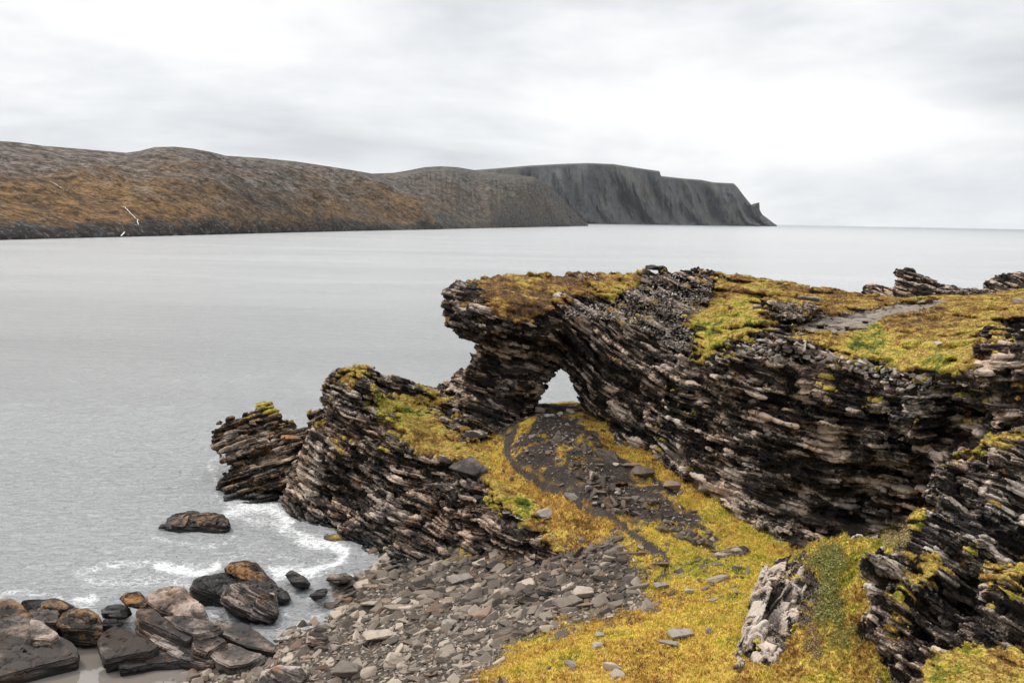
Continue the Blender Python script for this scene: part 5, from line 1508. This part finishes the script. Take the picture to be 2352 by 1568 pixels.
def beck(line, w0, label):
    pts = []
    L_ = np.array(line, float)
    for (a, b_), (c, d) in zip(L_[:-1], L_[1:]):
        for t in np.linspace(0, 1, 6, endpoint=False): pts.append((a + (c - a) * t + rng.normal(0, .6), b_ + (d - b_) * t))
    pts.append(tuple(L_[-1]))
    V = []
    for i, (a, b_) in enumerate(pts):
        p = on_hill(PA_, -200, 1110, a, b_) * 1.0
        p = CAM + (p - CAM) * .992
        w = w0 * (.5 + rng.random()) * np.linalg.norm(p) / FV
        V += [p - np.array([w, 0, 0]), p + np.array([w, 0, 0])]
    k = np.arange(len(pts) - 1) * 2
    Q = np.stack([k, k + 1, k + 3, k + 2], 1)
    m, nt = new_mat('white_water'); b = NB(nt); b.principled((.62, .63, .62), .6, None, .3)
    link('stream', mesh_from('stream', np.array(V), Q, None, False, m), kind='structure')


beck([(308,517),(318,516),(316,505),(300,490),(288,477),(280,474)], .6, '')
beck([(155,440),(140,431),(125,421),(114,416)], .4, '')
beck([(278,543),(286,534)], 1.1, '')
print('hills', 't=%.1f' % (time.time() - T00), flush=True)

# ------------------------------------------------------------------ air
def haze(dens):
    bm = bmesh.new(); bmesh.ops.create_cube(bm, size=1)
    me = bpy.data.meshes.new('haze'); bm.to_mesh(me); bm.free()
    o = link('haze', me, kind='stuff')
    top = 1400.0; bot = -8.0
    o.scale = (66000, 33400, top - bot); o.location = (0, 16300, (top + bot) / 2)
    m, nt = new_mat('haze_air'); b = NB(nt)
    v = b.n('ShaderNodeVolumePrincipled'); v.inputs['Color'].default_value = (.86, .92, 1, 1); v.inputs['Density'].default_value = dens; v.inputs['Anisotropy'].default_value = .2
    out = b.n('ShaderNodeOutputMaterial'); b.l(v.outputs[0], out.inputs['Volume'])
    me.materials.append(m)


haze(7e-6)

# ------------------------------------------------------------------ camera, sun, overcast sky
cam = bpy.data.cameras.new('camera'); co = bpy.data.objects.new('camera', cam); COL.objects.link(co)
cam.sensor_width = 36; cam.lens = 36 * FV / 2352; cam.clip_end = 200000; cam.clip_start = .5
co.matrix_world = Matrix(((Rt[0], Up[0], -Fw[0], 0), (Rt[1], Up[1], -Fw[1], 0), (Rt[2], Up[2], -Fw[2], CAMZ), (0, 0, 0, 1)))
SC.camera = co

SUN_EL, SUN_AZ = R_(48), R_(-58)         # azimuth from +Y, negative to the left
sdir = Vector((math.sin(SUN_AZ) * math.cos(SUN_EL), math.cos(SUN_AZ) * math.cos(SUN_EL), math.sin(SUN_EL)))
sl = bpy.data.lights.new('sun', 'SUN'); sl.energy = 2.2; sl.angle = R_(9); sl.color = (1, .94, .86)
so = bpy.data.objects.new('sun', sl); COL.objects.link(so); so.rotation_euler = sdir.to_track_quat('Z', 'Y').to_euler()

w = bpy.data.worlds.new('World'); SC.world = w; w.use_nodes = True; nt = w.node_tree; nt.nodes.clear(); b = NB(nt)
tc = b.n('ShaderNodeTexCoord'); D = tc.outputs['Generated']
sep = b.n('ShaderNodeSeparateXYZ'); b.l(D, sep.inputs[0])
zc = b.math('MAXIMUM', sep.outputs[2], 0.0)
inv = b.math('DIVIDE', 1.0, b.math('ADD', zc, .16))
cv = b.n('ShaderNodeCombineXYZ'); b.l(b.math('MULTIPLY', sep.outputs[0], inv), cv.inputs[0]); b.l(b.math('MULTIPLY', sep.outputs[1], inv), cv.inputs[1])
cn = b.noise(b.vadd(b.vmul(cv.outputs[0], (.42, .42, 1)), (3.1, 1.7, 0)), 1.0, 6, .56, .35)
cn2 = b.noise(b.vadd(b.vmul(D, (2.8, 2.8, 8.0)), (1.3, 7.7, 2.0)), 1.0, 5, .55, .15)
cl = b.math('ADD', b.math('MULTIPLY', cn, .45), b.math('MULTIPLY', cn2, .55))
# greyer bank towards the right
cl = b.math('SUBTRACT', cl, b.math('MULTIPLY', b.maprange(sep.outputs[0], .05, .50), .10))
cloud = b.ramp(cl, [(.36, (.58, .60, .625)), (.45, (.76, .77, .785)), (.52, (.885, .89, .895)), (.60, (.985, .985, .98))])
# overcast sky is brighter overhead
up_ = b.math('ADD', b.math('MULTIPLY', b.math('POWER', zc, 1.0), 2.5), 1.0)
up_ = b.math('SUBTRACT', up_, b.math('MULTIPLY', b.math('MINIMUM', zc, .3), 2.3))
cc = b.n('ShaderNodeCombineColor')
for i in range(3): b.l(up_, cc.inputs[i])
cloud = b.mix(1.0, cloud, cc.outputs[0], 'MULTIPLY')
sky = b.n('ShaderNodeTexSky'); sky.sky_type = 'NISHITA'; sky.sun_disc = False; sky.sun_elevation = SUN_EL; sky.sun_rotation = SUN_AZ
bg1 = b.n('ShaderNodeBackground'); b.l(cloud, bg1.inputs[0]); bg1.inputs[1].default_value = 1.0
bg2 = b.n('ShaderNodeBackground'); b.l(sky.outputs[0], bg2.inputs[0]); bg2.inputs[1].default_value = .06
ms = b.n('ShaderNodeMixShader'); ms.inputs[0].default_value = .95; b.l(bg2.outputs[0], ms.inputs[1]); b.l(bg1.outputs[0], ms.inputs[2])
wo = b.n('ShaderNodeOutputWorld'); b.l(ms.outputs[0], wo.inputs[0])

SC.view_settings.view_transform = 'Standard'; SC.view_settings.look = 'None'
SC.view_settings.exposure = .22; SC.view_settings.gamma = 1
SC.cycles.volume_bounces = 0; SC.cycles.max_bounces = 6
print('done t=%.1f' % (time.time() - T00), flush=True)
